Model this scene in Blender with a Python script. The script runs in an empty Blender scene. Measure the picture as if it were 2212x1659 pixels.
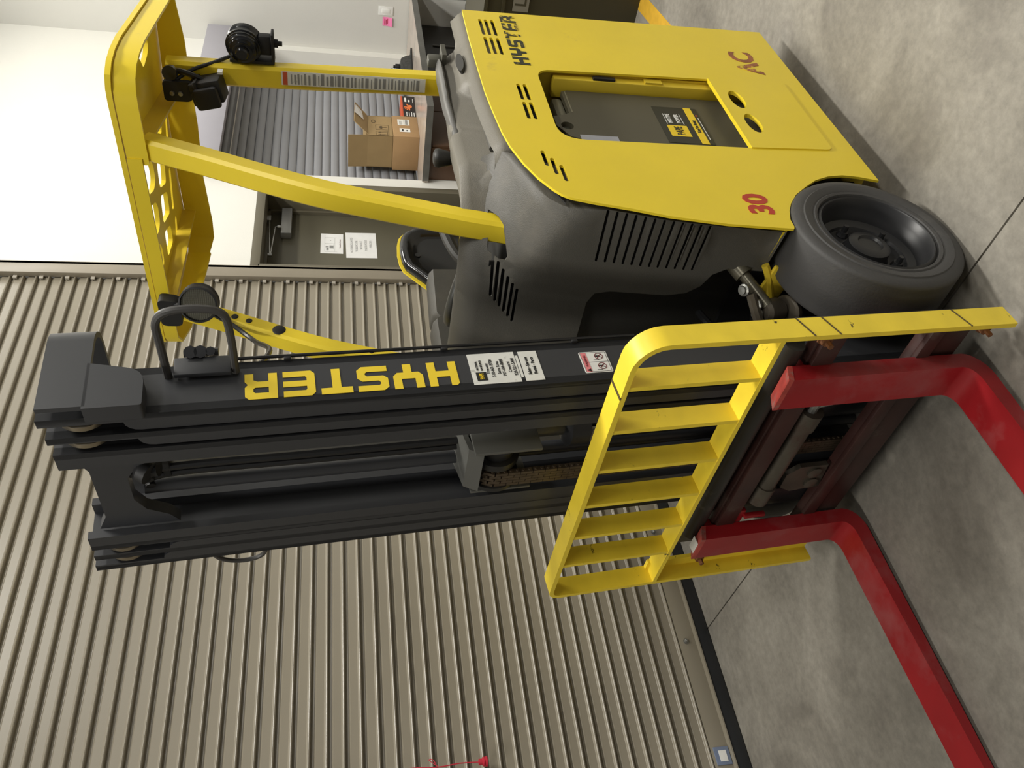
import bpy, bmesh, math, random
from mathutils import Vector, Matrix
from mathutils.geometry import delaunay_2d_cdt
random.seed(7)
C = bpy.context.scene.collection
SC = bpy.context.scene
PI = math.pi
def rad(d): return d*PI/180

# ------------------------------------------------------------------ camera, world, lights, exposure
F_PX, PITCH, ROLL, YAW, CAM_H = 1745.0, rad(12.03), rad(-0.4), rad(47.07+1.2), 1.60
def make_camera():
    cd = bpy.data.cameras.new('camera'); co = bpy.data.objects.new('camera', cd); C.objects.link(co)
    cd.sensor_width = 36; cd.sensor_fit = 'HORIZONTAL'; cd.lens = F_PX/2212*36
    cp, sp = math.cos(PITCH), math.sin(PITCH)
    # heading frame axes in world: world X = sin*right + cos*fwd, world Y = -cos*right + sin*fwd
    right = Vector((math.sin(YAW), -math.cos(YAW), 0)); fwdh = Vector((math.cos(YAW), math.sin(YAW), 0))
    fw = fwdh*cp + Vector((0, 0, -sp)); up = right.cross(fw)
    r2 = right*math.cos(ROLL) + up*math.sin(ROLL); u2 = -right*math.sin(ROLL) + up*math.cos(ROLL)
    # the phone was held on its side: picture right = down in the room, picture up = right in the room
    X = -u2; Y = r2; Z = -fw
    m = Matrix((X, Y, Z)).transposed().to_4x4(); m.translation = (0, 0, CAM_H)
    co.matrix_world = m
    SC.camera = co
make_camera()
w = bpy.data.worlds.new('world'); SC.world = w; w.use_nodes = True
w.node_tree.nodes['Background'].inputs[0].default_value = (1.0, 0.985, 0.95, 1)
w.node_tree.nodes['Background'].inputs[1].default_value = 0.20
def area(name, loc, sx, sy, power, col=(1, 0.97, 0.90), rot=(0, 0, 0)):
    ld = bpy.data.lights.new(name, 'AREA'); ld.shape = 'RECTANGLE'; ld.size = sx; ld.size_y = sy
    ld.energy = power; ld.color = col
    o = bpy.data.objects.new(name, ld); C.objects.link(o); o.location = loc; o.rotation_euler = rot
    return o
area('ceiling_lamp', (3.1, 0.3, 4.9), 1.6, 0.35, 190)
area('ceiling_lamp', (5.2, 1.7, 4.6), 2.4, 0.5, 95)
area('ceiling_lamp', (-1.4, 1.2, 4.9), 2.0, 0.4, 110)
area('ceiling_lamp', (0.6, -3.2, 5.2), 2.4, 0.5, 170)
area('ceiling_lamp', (5.0, -3.2, 5.2), 2.4, 0.5, 120)
vs = SC.view_settings; vs.view_transform = 'Standard'; vs.look = 'None'; vs.exposure = -0.12; vs.gamma = 1.0
vs.use_curve_mapping = False

# ------------------------------------------------------------------ materials
def lin(c):
    o = []
    for v in c[:3]:
        v /= 255.0
        o.append(v/12.92 if v <= 0.04045 else ((v+0.055)/1.055)**2.4)
    return (o[0], o[1], o[2], 1)
MATS = {}
def mat(name, col, rough=0.5, metal=0.0, var=0.06, vscale=6.0, bump=0.0, bscale=120.0, second=None, thr=0.6, soft=0.08, wscale=9.0, stretch=None, coat=0.0, spec=0.5):
    """procedural surface: base colour with slow variation, optional worn-through second colour, optional fine bump"""
    if name in MATS: return MATS[name]
    m = bpy.data.materials.new(name); m.use_nodes = True; MATS[name] = m
    nt = m.node_tree; b = nt.nodes['Principled BSDF']
    b.inputs['Roughness'].default_value = rough; b.inputs['Metallic'].default_value = metal
    b.inputs['Specular IOR Level'].default_value = spec
    b.inputs['Coat Weight'].default_value = coat
    tc = nt.nodes.new('ShaderNodeTexCoord')
    src = tc.outputs['Object']
    if stretch:
        mp = nt.nodes.new('ShaderNodeMapping'); mp.inputs['Scale'].default_value = stretch
        nt.links.new(src, mp.inputs[0]); src = mp.outputs[0]
    n = nt.nodes.new('ShaderNodeTexNoise'); n.inputs['Scale'].default_value = vscale; n.inputs['Detail'].default_value = 5
    nt.links.new(src, n.inputs['Vector'])
    cr = nt.nodes.new('ShaderNodeValToRGB')
    c = lin(col)
    cr.color_ramp.elements[0].position = 0.3; cr.color_ramp.elements[1].position = 0.7
    cr.color_ramp.elements[0].color = tuple(max(0, x*(1-var)) for x in c[:3])+(1,)
    cr.color_ramp.elements[1].color = tuple(min(1, x*(1+var)) for x in c[:3])+(1,)
    nt.links.new(n.outputs[0], cr.inputs[0]); out = cr.outputs[0]
    if second:
        n2 = nt.nodes.new('ShaderNodeTexNoise'); n2.inputs['Scale'].default_value = wscale; n2.inputs['Detail'].default_value = 9
        n2.inputs['Roughness'].default_value = 0.68
        nt.links.new(src, n2.inputs['Vector'])
        r2 = nt.nodes.new('ShaderNodeMapRange'); r2.inputs[1].default_value = thr; r2.inputs[2].default_value = thr+soft
        nt.links.new(n2.outputs[0], r2.inputs[0])
        mx = nt.nodes.new('ShaderNodeMix'); mx.data_type = 'RGBA'
        nt.links.new(r2.outputs[0], mx.inputs[0]); nt.links.new(out, mx.inputs[6]); mx.inputs[7].default_value = lin(second)
        out = mx.outputs[2]
    nt.links.new(out, b.inputs['Base Color'])
    if bump:
        n3 = nt.nodes.new('ShaderNodeTexNoise'); n3.inputs['Scale'].default_value = bscale; n3.inputs['Detail'].default_value = 3
        nt.links.new(src, n3.inputs['Vector'])
        bp = nt.nodes.new('ShaderNodeBump'); bp.inputs['Strength'].default_value = bump; bp.inputs['Distance'].default_value = 0.002
        nt.links.new(n3.outputs[0], bp.inputs['Height']); nt.links.new(bp.outputs[0], b.inputs['Normal'])
    return m
YEL = (238, 211, 50)
Y = mat('yellow_paint', YEL, 0.33, var=0.04, vscale=4, second=(216, 190, 70), thr=0.66, soft=0.1, wscale=5)
YD = mat('yellow_paint_dusty', (214, 186, 52), 0.45, var=0.08, vscale=5, second=(150, 130, 60), thr=0.66, wscale=12)
YW = mat('yellow_paint_scratched', (240, 212, 60), 0.42, var=0.07, vscale=9, second=(58, 46, 30), thr=0.645, soft=0.03, wscale=16, stretch=(1, 1, 1.6))
PL = mat('grey_plastic', (78, 76, 70), 0.5, var=0.10, vscale=3, bump=0.35, bscale=420, second=(104, 99, 88), thr=0.55, soft=0.25, wscale=3)
PLD = mat('dark_plastic', (46, 45, 42), 0.5, var=0.1, bump=0.2, bscale=300)
PLL = mat('dusty_console_plastic', (112, 108, 98), 0.5, var=0.10, vscale=4, bump=0.35, bscale=420, second=(86, 83, 76), thr=0.56, soft=0.2, wscale=4)
BK = mat('mast_paint', (52, 53, 56), 0.42, var=0.12, vscale=3, second=(82, 83, 86), thr=0.68, soft=0.12, wscale=6, stretch=(1, 1, 0.4))
BKD = mat('mast_inner_paint', (30, 30, 31), 0.4, var=0.15)
BKG = mat('black_gloss_plastic', (26, 27, 29), 0.16, var=0.05)
BKM = mat('black_matte', (24, 24, 25), 0.6, var=0.1)
HOSE = mat('black_hose_rubber', (28, 28, 29), 0.35, var=0.1)
TYRE = mat('tyre_rubber', (66, 65, 64), 0.62, var=0.1, vscale=4, bump=0.3, bscale=150, second=(84, 82, 78), thr=0.58, soft=0.2, wscale=7)
RIM = mat('wheel_black_paint', (40, 40, 41), 0.38, var=0.12)
RED = mat('fork_red_paint', (146, 24, 30), 0.38, var=0.12, vscale=5, second=(150, 84, 84), thr=0.5, soft=0.3, wscale=4)  # second colour: pale dust, with the glare on the blades put into it
REDW = mat('worn_red_edge', (176, 70, 62), 0.5, var=0.25, vscale=20, second=(130, 126, 118), thr=0.52, soft=0.15, wscale=14)
STEEL = mat('greasy_steel', (84, 78, 68), 0.42, 0.35, var=0.25, vscale=12, second=(62, 34, 28), thr=0.55, soft=0.2, wscale=6)
STEELR = mat('carriage_red_brown', (58, 34, 30), 0.45, var=0.25, vscale=9, second=(92, 84, 74), thr=0.58, soft=0.15, wscale=7)
CHROME = mat('bright_steel', (190, 190, 188), 0.25, 0.9, var=0.05)
ZINC = mat('zinc_bolt', (150, 150, 145), 0.35, 0.8, var=0.15, vscale=40)
RUST = mat('rusty_bolt', (126, 82, 48), 0.7, 0.2, var=0.3, vscale=60)
CHAIN = mat('oily_chain_steel', (86, 74, 60), 0.4, 0.5, var=0.25, vscale=50)
WHITE = mat('white_sticker', (226, 226, 222), 0.4, var=0.05, vscale=30)
WHITEW = mat('scuffed_white_sticker', (222, 222, 216), 0.45, var=0.06, vscale=30, second=(190, 190, 184), thr=0.6, wscale=30)
INK = mat('black_ink', (28, 28, 28), 0.5, var=0.02)
INKG = mat('grey_print', (140, 140, 138), 0.5, var=0.05)
MAROON = mat('maroon_print', (112, 30, 44), 0.5, var=0.03)
REDINK = mat('red_print', (186, 60, 40), 0.45, var=0.06, second=(214, 120, 70), thr=0.6, soft=0.2, wscale=14)
WORNBLK = mat('worn_black_print', (44, 44, 22), 0.45, var=0.05, second=(226, 196, 30), thr=0.64, soft=0.03, wscale=26)
WORNBLK2 = mat('flaked_black_print', (48, 48, 24), 0.45, var=0.05, second=(226, 196, 30), thr=0.545, soft=0.03, wscale=34)
WORNRED = mat('scraped_red_print', (156, 92, 50), 0.45, var=0.3, vscale=30, second=(224, 196, 50), thr=0.53, soft=0.05, wscale=24)
PINK = mat('pink_band', (222, 130, 134), 0.5, var=0.04)
YINK = mat('yellow_print', (240, 206, 40), 0.45, var=0.03)
YDEC = mat('yellow_decal', (236, 206, 50), 0.42, var=0.06, second=(120, 104, 30), thr=0.68, soft=0.06, wscale=18)
ORANGE = mat('orange_print', (196, 86, 52), 0.5, var=0.06)
BATT = mat('battery_grey_paint', (84, 80, 64), 0.5, var=0.06, vscale=5)
BATL = mat('battery_label_black', (40, 40, 28), 0.4, var=0.04)
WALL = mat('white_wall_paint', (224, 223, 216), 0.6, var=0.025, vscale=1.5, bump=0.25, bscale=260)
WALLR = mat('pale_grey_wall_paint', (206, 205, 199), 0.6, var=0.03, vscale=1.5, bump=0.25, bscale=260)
SLAT = mat('taupe_slat_enamel', (138, 131, 116), 0.30, 0.0, var=0.04, vscale=1.2, coat=0.0, spec=0.7)
GUIDE = mat('taupe_guide_enamel', (136, 128, 113), 0.4, var=0.04)
RUB = mat('black_door_seal', (30, 32, 35), 0.35, var=0.1)
DOORM = mat('olive_brown_door_paint', (86, 82, 67), 0.45, var=0.03)
FRAMEM = mat('olive_door_frame_paint', (98, 93, 78), 0.45, var=0.03)
SHUT = mat('grey_shutter_enamel', (140, 141, 145), 0.4, var=0.04)
HOOD = mat('lavender_grey_hood', (160, 158, 166), 0.5, var=0.02)
LAM = mat('worn_counter_laminate', (176, 164, 152), 0.22, var=0.1, vscale=6, second=(140, 136, 130), thr=0.56, soft=0.15, wscale=5)
LAME = mat('grey_counter_edge', (98, 97, 92), 0.35, var=0.15, vscale=12)
CAB = mat('brown_cabinet_veneer', (82, 58, 40), 0.45, var=0.12, vscale=3, stretch=(1, 1, 0.25))
CABD = mat('dark_cabinet_veneer', (34, 31, 28), 0.4, var=0.1, vscale=3, stretch=(1, 1, 0.25))
CARD = mat('cardboard', (164, 132, 92), 0.8, var=0.06, vscale=8)
CARDD = mat('cardboard_upper', (154, 130, 90), 0.8, var=0.06, vscale=8)
PAPER = mat('white_paper', (228, 228, 226), 0.7, var=0.03, vscale=20)
POST = mat('pink_note_paper', (240, 130, 180), 0.7, var=0.03)
BIN = mat('dark_olive_bin', (54, 50, 32), 0.5, var=0.06)
TAPE = mat('yellow_floor_paint', (206, 162, 50), 0.5, var=0.1, vscale=20, second=(150, 136, 100), thr=0.64, wscale=20)
CORD = mat('red_cord', (190, 40, 60), 0.5, var=0.05)
PINKSW = mat('red_switch', (222, 84, 84), 0.35, var=0.03)
SCREEN = None
def floor_material():
    m = bpy.data.materials.new('concrete_floor'); m.use_nodes = True; nt = m.node_tree; b = nt.nodes['Principled BSDF']
    tc = nt.nodes.new('ShaderNodeTexCoord')
    def noise(s, d, r=0.6, dist=0.0):
        n = nt.nodes.new('ShaderNodeTexNoise'); n.inputs['Scale'].default_value = s; n.inputs['Detail'].default_value = d
        n.inputs['Roughness'].default_value = r; n.inputs['Distortion'].default_value = dist
        nt.links.new(tc.outputs['Object'], n.inputs['Vector']); return n
    def ramp(a, stops):
        r = nt.nodes.new('ShaderNodeValToRGB'); els = r.color_ramp.elements
        els[0].position, els[0].color = stops[0][0], lin(stops[0][1]); els[1].position, els[1].color = stops[-1][0], lin(stops[-1][1])
        for p, c in stops[1:-1]:
            e = els.new(p); e.color = lin(c)
        nt.links.new(a, r.inputs[0]); return r.outputs[0]
    base = ramp(noise(2.2, 8, 0.62, 0.6).outputs[0], [(0.3, (108, 104, 97)), (0.5, (132, 128, 120)), (0.7, (150, 146, 138))])
    fine = ramp(noise(34, 8, 0.7).outputs[0], [(0.35, (150, 148, 142)), (0.65, (206, 204, 198))])
    mx = nt.nodes.new('ShaderNodeMix'); mx.data_type = 'RGBA'; mx.blend_type = 'OVERLAY'; mx.inputs[0].default_value = 0.45
    nt.links.new(base, mx.inputs[6]); nt.links.new(fine, mx.inputs[7])
    mott = nt.nodes.new('ShaderNodeMapRange'); mott.inputs[1].default_value = 0.55; mott.inputs[2].default_value = 0.72; mott.inputs[4].default_value = 0.4
    nt.links.new(noise(6.5, 7, 0.7, 1.0).outputs[0], mott.inputs[0])
    m2 = nt.nodes.new('ShaderNodeMix'); m2.data_type = 'RGBA'
    nt.links.new(mott.outputs[0], m2.inputs[0]); nt.links.new(mx.outputs[2], m2.inputs[6]); m2.inputs[7].default_value = lin((112, 106, 100))
    spot = nt.nodes.new('ShaderNodeMapRange'); spot.inputs[1].default_value = 0.74; spot.inputs[2].default_value = 0.78
    nt.links.new(noise(22, 4, 0.5).outputs[0], spot.inputs[0])
    m3 = nt.nodes.new('ShaderNodeMix'); m3.data_type = 'RGBA'
    nt.links.new(spot.outputs[0], m3.inputs[0]); nt.links.new(m2.outputs[2], m3.inputs[6]); m3.inputs[7].default_value = lin((104, 98, 90))
    nt.links.new(m3.outputs[2], b.inputs['Base Color'])
    b.inputs['Roughness'].default_value = 0.55
    bp = nt.nodes.new('ShaderNodeBump'); bp.inputs['Strength'].default_value = 0.25; bp.inputs['Distance'].default_value = 0.002
    nt.links.new(noise(60, 5).outputs[0], bp.inputs['Height']); nt.links.new(bp.outputs[0], b.inputs['Normal'])
    return m
FLOOR = floor_material()
def emit(name, col, s):
    m = bpy.data.materials.new(name); m.use_nodes = True; b = m.node_tree.nodes['Principled BSDF']
    b.inputs['Base Color'].default_value = lin(col); b.inputs['Emission Color'].default_value = lin(col); b.inputs['Emission Strength'].default_value = s
    return m
SCREEN = emit('lit_screen', (236, 248, 246), 1.0)

# ------------------------------------------------------------------ geometry helpers
def NB(): return bmesh.new()
def obj(name, bm, m, parent=None, label=None, smooth=35, kind=None):
    bmesh.ops.remove_doubles(bm, verts=bm.verts, dist=1e-6)
    bmesh.ops.recalc_face_normals(bm, faces=bm.faces)
    me = bpy.data.meshes.new(name); bm.to_mesh(me); bm.free()
    if smooth:
        for p in me.polygons: p.use_smooth = True
        me.set_sharp_from_angle(angle=rad(smooth))
    ms = m if isinstance(m, (list, tuple)) else [m]
    for x in ms: me.materials.append(x)
    o = bpy.data.objects.new(name, me); C.objects.link(o)
    if parent: o.parent = parent
    if label: o['label'] = label
    if kind: o['kind'] = kind
    return o
def thing(name, label, cat, loc=(0, 0, 0), rz=0.0, group=None):
    o = bpy.data.objects.new(name, None); C.objects.link(o); o.location = loc; o.rotation_euler = (0, 0, rz)
    o.empty_display_size = 0.1
    o['label'] = label; o['category'] = cat
    if group: o['group'] = group
    return o
def share(o, name, parent, loc=None, rot=None):
    c = o.copy(); c.name = name; C.objects.link(c); c.parent = parent
    if loc is not None: c.location = loc
    if rot is not None: c.rotation_euler = rot
    return c
ID = lambda p: Vector(p)
V0 = ID
def box(bm, lo, hi, T=ID, bev=0.0, seg=2):
    x0, y0, z0 = lo; x1, y1, z1 = hi
    vs_ = [bm.verts.new(p) for p in [(x0, y0, z0), (x1, y0, z0), (x1, y1, z0), (x0, y1, z0), (x0, y0, z1), (x1, y0, z1), (x1, y1, z1), (x0, y1, z1)]]
    fs = [bm.faces.new([vs_[i] for i in q]) for q in [(0, 3, 2, 1), (4, 5, 6, 7), (0, 1, 5, 4), (1, 2, 6, 5), (2, 3, 7, 6), (3, 0, 4, 7)]]
    allv = set(vs_)
    if bev > 0:
        es = list({e for f in fs for e in f.edges})
        r = bmesh.ops.bevel(bm, geom=es, offset=bev, segments=seg, affect='EDGES', profile=0.5)
        allv = {v for v in r['verts']} | {v for v in vs_ if v.is_valid} | {v for f in r['faces'] for v in f.verts}
    for v in allv: v.co = T(v.co)
def rings(bm, rs, closed=True, cap=True):
    vr = [[bm.verts.new(p) for p in r] for r in rs]
    n = len(vr[0])
    for a, b in zip(vr, vr[1:]):
        for i in range(n if closed else n-1):
            j = (i+1) % n
            bm.faces.new((a[i], a[j], b[j], b[i]))
    if cap and closed:
        for r in (vr[0], vr[-1]):
            try: bm.faces.new(r)
            except ValueError: pass
    return vr
def basis(d):
    d = Vector(d).normalized(); a = Vector((0, 0, 1)) if abs(d.z) < 0.9 else Vector((1, 0, 0))
    u = d.cross(a).normalized(); return u, d.cross(u).normalized()
def tube(bm, pts, r, n=10, closed=False):
    pts = [Vector(p) for p in pts]; rs = []; prev = None
    N = len(pts)
    for i, p in enumerate(pts):
        if closed: d = pts[(i+1) % N]-pts[i-1]
        else: d = pts[min(i+1, N-1)]-pts[max(i-1, 0)]
        d.normalize()
        if prev is None: u, v = basis(d)
        else:
            u = (prev-d*prev.dot(d)).normalized(); v = d.cross(u)
        prev = u
        rr = r[i] if isinstance(r, (list, tuple)) else r
        rs.append([p+u*math.cos(2*PI*k/n)*rr+v*math.sin(2*PI*k/n)*rr for k in range(n)])
    if closed: rings(bm, rs+[rs[0]], True, False)
    else: rings(bm, rs)
def cyl(bm, p0, p1, r, n=16): tube(bm, [p0, p1], r, n)
def lathe(bm, prof, c, axis, n=32):
    """prof: (radius, distance along axis)"""
    c = Vector(c); d = Vector(axis).normalized(); u, v = basis(d)
    rs = [[c+d*h+(u*math.cos(2*PI*k/n)+v*math.sin(2*PI*k/n))*max(r, 1e-4) for k in range(n)] for r, h in prof]
    rings(bm, rs, True, False)
def pip(p, poly):
    x, y = p; c = False; n = len(poly)
    for i in range(n):
        x0, y0 = poly[i]; x1, y1 = poly[i-1]
        if (y0 > y) != (y1 > y) and x < (x1-x0)*(y-y0)/(y1-y0)+x0: c = not c
    return c
def cdt(outline, holes=(), step=None):
    V = []; E_ = []
    for lp in [outline]+list(holes):
        k = len(V); n = len(lp)
        V += [Vector(p) for p in lp]; E_ += [(k+i, k+(i+1) % n) for i in range(n)]
    if step:
        xs = [p[0] for p in outline]; ys = [p[1] for p in outline]
        sx, sy = (step, step) if not isinstance(step, tuple) else step
        x = min(xs)+sx/2
        while x < max(xs):
            y = min(ys)+sy/2
            while y < max(ys):
                if pip((x, y), outline) and not any(pip((x, y), h) for h in holes): V.append(Vector((x, y)))
                y += sy
            x += sx
    r = delaunay_2d_cdt(V, E_, [], 0, 1e-7)
    v2, f2 = r[0], r[2]; out = []
    for f in f2:
        c = sum((v2[i] for i in f), Vector((0, 0)))/len(f)
        if pip(c, outline) and not any(pip(c, h) for h in holes): out.append(f)
    return v2, out
def sheet(bm, outline, holes, ff, fb, step=None):
    v2, fs = cdt(outline, holes, step)
    a = [bm.verts.new(ff(p)) for p in v2]; b = [bm.verts.new(fb(p)) for p in v2]
    cnt = {}
    for f in fs:
        bm.faces.new([a[i] for i in f]); bm.faces.new([b[i] for i in reversed(f)])
        for i in range(len(f)):
            e = (f[i], f[(i+1) % len(f)]); k = (min(e), max(e)); cnt.setdefault(k, []).append(e)
    for k, l in cnt.items():
        if len(l) == 1:
            i, j = l[0]; bm.faces.new((a[j], a[i], b[i], b[j]))
    for v in a+b:
        if not v.link_faces: bm.verts.remove(v)
def rrect(x0, y0, x1, y1, r, n=5):
    o = []
    for cx, cy, a0 in ((x1-r, y1-r, 0), (x0+r, y1-r, 90), (x0+r, y0+r, 180), (x1-r, y0+r, 270)):
        for k in range(n+1):
            a = rad(a0+90*k/n); o.append((cx+r*math.cos(a), cy+r*math.sin(a)))
    return o
def rpoly(pts, r, n=4):
    """polygon with its corners rounded; r single or per corner"""
    o = []; N = len(pts)
    for i in range(N):
        p = Vector(pts[i]); a = Vector(pts[i-1])-p; b = Vector(pts[(i+1) % N])-p
        ri = r[i] if isinstance(r, (list, tuple)) else r
        t = min(ri, a.length*0.45, b.length*0.45)
        if t < 1e-5: o.append(tuple(p)); continue
        p0 = p+a.normalized()*t; p1 = p+b.normalized()*t
        for k in range(n+1):
            s = k/n; q = p0*(1-s)**2+p*2*s*(1-s)+p1*s*s; o.append((q.x, q.y))
    return o
def ellipse(cx, cy, rx, ry, rot=0, n=20):
    o = []
    for k in range(n):
        a = 2*PI*k/n; x, y = rx*math.cos(a), ry*math.sin(a)
        o.append((cx+x*math.cos(rot)-y*math.sin(rot), cy+x*math.sin(rot)+y*math.cos(rot)))
    return o
def slot2(p0, p1, w_, n=5):
    p0 = Vector(p0); p1 = Vector(p1); d = (p1-p0).normalized(); q = Vector((-d.y, d.x)); r = w_/2; o = []
    a0 = math.atan2(q.y, q.x)
    for k in range(n+1):
        a = a0+PI*k/n; o.append((p0.x+r*math.cos(a), p0.y+r*math.sin(a)))
    for k in range(n+1):
        a = a0+PI+PI*k/n; o.append((p1.x+r*math.cos(a), p1.y+r*math.sin(a)))
    return o
def arcpts(c, r, a0, a1, n): return [(c[0]+r*math.cos(rad(a0+(a1-a0)*k/n)), c[1]+r*math.sin(rad(a0+(a1-a0)*k/n))) for k in range(n+1)]
def smooth_path(pts, n=6):
    """Catmull-Rom through 3-D points"""
    P = [Vector(p) for p in pts]; o = []
    for i in range(len(P)-1):
        p0, p1, p2, p3 = P[max(i-1, 0)], P[i], P[i+1], P[min(i+2, len(P)-1)]
        for k in range(n):
            t = k/n
            o.append(0.5*((2*p1)+(p2-p0)*t+(2*p0-5*p1+4*p2-p3)*t*t+(3*p1-p0-3*p2+p3)*t**3))
    o.append(P[-1]); return o
def lerp_t(tab, x):
    if x <= tab[0][0]: return tab[0][1]
    for (a, va), (b, vb) in zip(tab, tab[1:]):
        if x <= b: return va+(vb-va)*(x-a)/(b-a)
    return tab[-1][1]
def fr(o, x, y):
    """placement frame: origin, x direction, y direction"""
    x = Vector(x).normalized(); y = Vector(y).normalized(); z = x.cross(y)
    m = Matrix((x, y, z)).transposed().to_4x4(); m.translation = o; return m
def text(s, size, M, m, parent, name='lettering', sx=1.0, off=0.0, align='CENTER', depth=0.0006, line=1.0):
    cu = bpy.data.curves.new('t', 'FONT'); cu.body = s; cu.size = size; cu.align_x = align; cu.align_y = 'CENTER'
    cu.extrude = depth; cu.offset = off; cu.resolution_u = 3; cu.space_line = line
    t = bpy.data.objects.new('t', cu); C.objects.link(t)
    dg = bpy.context.evaluated_depsgraph_get(); me = bpy.data.meshes.new_from_object(t.evaluated_get(dg))
    bpy.data.objects.remove(t); bpy.data.curves.remove(cu)
    me.transform(M @ Matrix.Diagonal((sx, 1, 1, 1))); me.name = name
    me.materials.clear(); me.materials.append(m)
    o = bpy.data.objects.new(name, me); C.objects.link(o); o.parent = parent
    return o
def plate(name, M, w_, h, m, parent, t=0.0008, r=0.0, label=None):
    """thin sticker centred in frame M"""
    bm = NB(); pl = rrect(-w_/2, -h/2, w_/2, h/2, r) if r else [(-w_/2, -h/2), (w_/2, -h/2), (w_/2, h/2), (-w_/2, h/2)]
    sheet(bm, pl, [], lambda p: M @ Vector((p[0], p[1], t)), lambda p: M @ Vector((p[0], p[1], 0)))
    return obj(name, bm, m, parent, label, smooth=0)
def bars(name, M, rects, m, parent, t=0.0012, t0=0.0004):
    bm = NB()
    for x0, y0, x1, y1 in rects:
        box(bm, (x0, y0, t0), (x1, y1, t), lambda p: M @ Vector(p))
    return obj(name, bm, m, parent, smooth=0)

# block letters on a 0..1 (w) x 0..1 (h) cell, strokes as rectangles and rounded corners
GLY = {
 'H': [[(0, 0), (.27, 0), (.27, .38), (.73, .38), (.73, 0), (1, 0), (1, 1), (.73, 1), (.73, .62), (.27, .62), (.27, 1), (.08, 1), (0, .93)]],
 'Y': [[(.36, 0), (.64, 0), (.64, .34), (.86, .34), (1, .48), (1, 1), (.73, 1), (.73, .6), (.27, .6), (.27, 1), (0, 1), (0, .48), (.14, .34), (.36, .34)]],
 'S': [[(0, 0), (.84, 0), (1, .14), (1, .46), (.84, .6), (.3, .6), (.25, .66), (.25, .73), (.3, .78), (1, .78), (1, 1), (.16, 1), (0, .87), (0, .52), (.14, .4), (.68, .4), (.74, .34), (.74, .28), (.68, .22), (0, .22)]],
 'T': [[(.36, 0), (.64, 0), (.64, .76), (1, .76), (1, 1), (0, 1), (0, .76), (.36, .76)]],
 'E': [[(.12, 0), (1, 0), (1, .22), (.3, .22), (.26, .27), (.26, .39), (1, .39), (1, .61), (.26, .61), (.26, .73), (.3, .78), (1, .78), (1, 1), (.12, 1), (0, .88), (0, .12)]],
 'R': [[(0, 0), (.27, 0), (.27, .32), (.6, .32), (.73, .26), (.73, 0), (1, 0), (1, .3), (.9, .42), (1, .54), (1, .88), (.88, 1), (0, 1)], [(.27, .55), (.68, .55), (.74, .6), (.74, .72), (.68, .77), (.27, .77)]]}
def block_text(word, M, w_, h, gap, m, parent, name, t=0.0008, shear=0.0):
    bm = NB(); x = 0
    for ch in word:
        g = GLY[ch]; f = lambda p, z, x=x: M @ Vector((x+p[0]*w_+shear*p[1]*h, p[1]*h, z))
        sheet(bm, g[0], g[1:], lambda p: f(p, t), lambda p: f(p, 0)); x += w_+gap
    return obj(name, bm, m, parent, smooth=0)

# ------------------------------------------------------------------ the setting (X along the door wall, Y towards it)
YW0 = 3.27
def struct(name, bm, m, parent=None, smooth=30): return obj(name, bm, m, parent, smooth=smooth, kind='structure')
bm = NB(); box(bm, (-4, -5, -0.10), (9, 3.7, -0.012)); floor = struct('floor', bm, mat('joint_dirt', (74, 70, 64), 0.8))
for x0, x1 in ((-4, 1.407), (1.413, 6.2), (6.206, 9)):
    bm = NB(); box(bm, (x0, -5, -0.012), (x1, 3.7, 0)); obj('slab', bm, FLOOR, floor)
bm = NB(); M_ = fr((3.0, 1.56, 0), (1, 0.11, 0), (0, 1, 0))
bars('painted_line', M_, [(-0.4, -0.045, 3.2, 0.045)], TAPE, floor, 0.0008, 0)
bm.free()
# wall with the roll-up door, the entrance door and the counter shutter
bm = NB()
outl = [(-4, 0), (-2.2, 0), (-2.2, 3.9), (3.76, 3.9), (3.76, 0), (3.86, 0), (3.86, 2.065), (4.655, 2.065), (4.655, 0), (9, 0), (9, 5.6), (-4, 5.6)]
sheet(bm, outl, [[(4.83, 0.985), (6.58, 0.985), (6.58, 2.36), (4.83, 2.36)]], lambda p: Vector((p[0], YW0, p[1])), lambda p: Vector((p[0], YW0+0.26, p[1])))
struct('wall_back', bm, WALL)
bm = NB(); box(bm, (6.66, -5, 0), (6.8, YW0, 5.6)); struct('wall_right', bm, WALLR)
# roll-up door
door1 = bpy.data.objects.new('door_1', None); C.objects.link(door1); door1['kind'] = 'structure'; door1.location = (0.76, 3.27, 0)
PIT = 0.0655
def slat_mesh():
    bm = NB(); pr = []
    # bottom to top: curl standing proud, flat face, recessed interlock under the next curl; y = depth
    prof = [(0.012, 0.0), (0.004, 0.0005), (-0.005, 0.0012), (-0.0095, 0.0035), (-0.011, 0.0068), (-0.010, 0.0102), (-0.0065, 0.0128), (-0.002, 0.0142), (0.0, 0.0165), (0.0, 0.0470), (0.0035, 0.0500), (0.0085, 0.0535), (0.010, 0.0590), (0.010, 0.0655), (0.014, 0.0655), (0.016, 0.0)]
    rings(bm, [[Vector((x, y, z)) for y, z in prof] for x in (-2.8, 2.965)])
    return bm
s0 = obj('slat', slat_mesh(), SLAT, door1, smooth=38); s0.location = (0, -0.014, 0.146)
for k in range(1, 56): share(s0, 'slat', door1, (0, -0.014, 0.146+PIT*k))
bm = NB()
box(bm, (-2.8, -0.022, 0.062), (2.965, 0.0, 0.146), bev=0.002); box(bm, (-2.8, -0.05, 0.062), (2.965, -0.0, 0.068))
obj('bottom_bar', bm, SLAT, door1)
bm = NB(); rings(bm, [[Vector((x, y, z)) for y, z in [(-0.045, 0.062), (-0.052, 0.03), (-0.045, 0.004), (-0.02, 0.0), (0.0, 0.004), (0.0, 0.062)]] for x in (-2.8, 2.965)])
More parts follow.
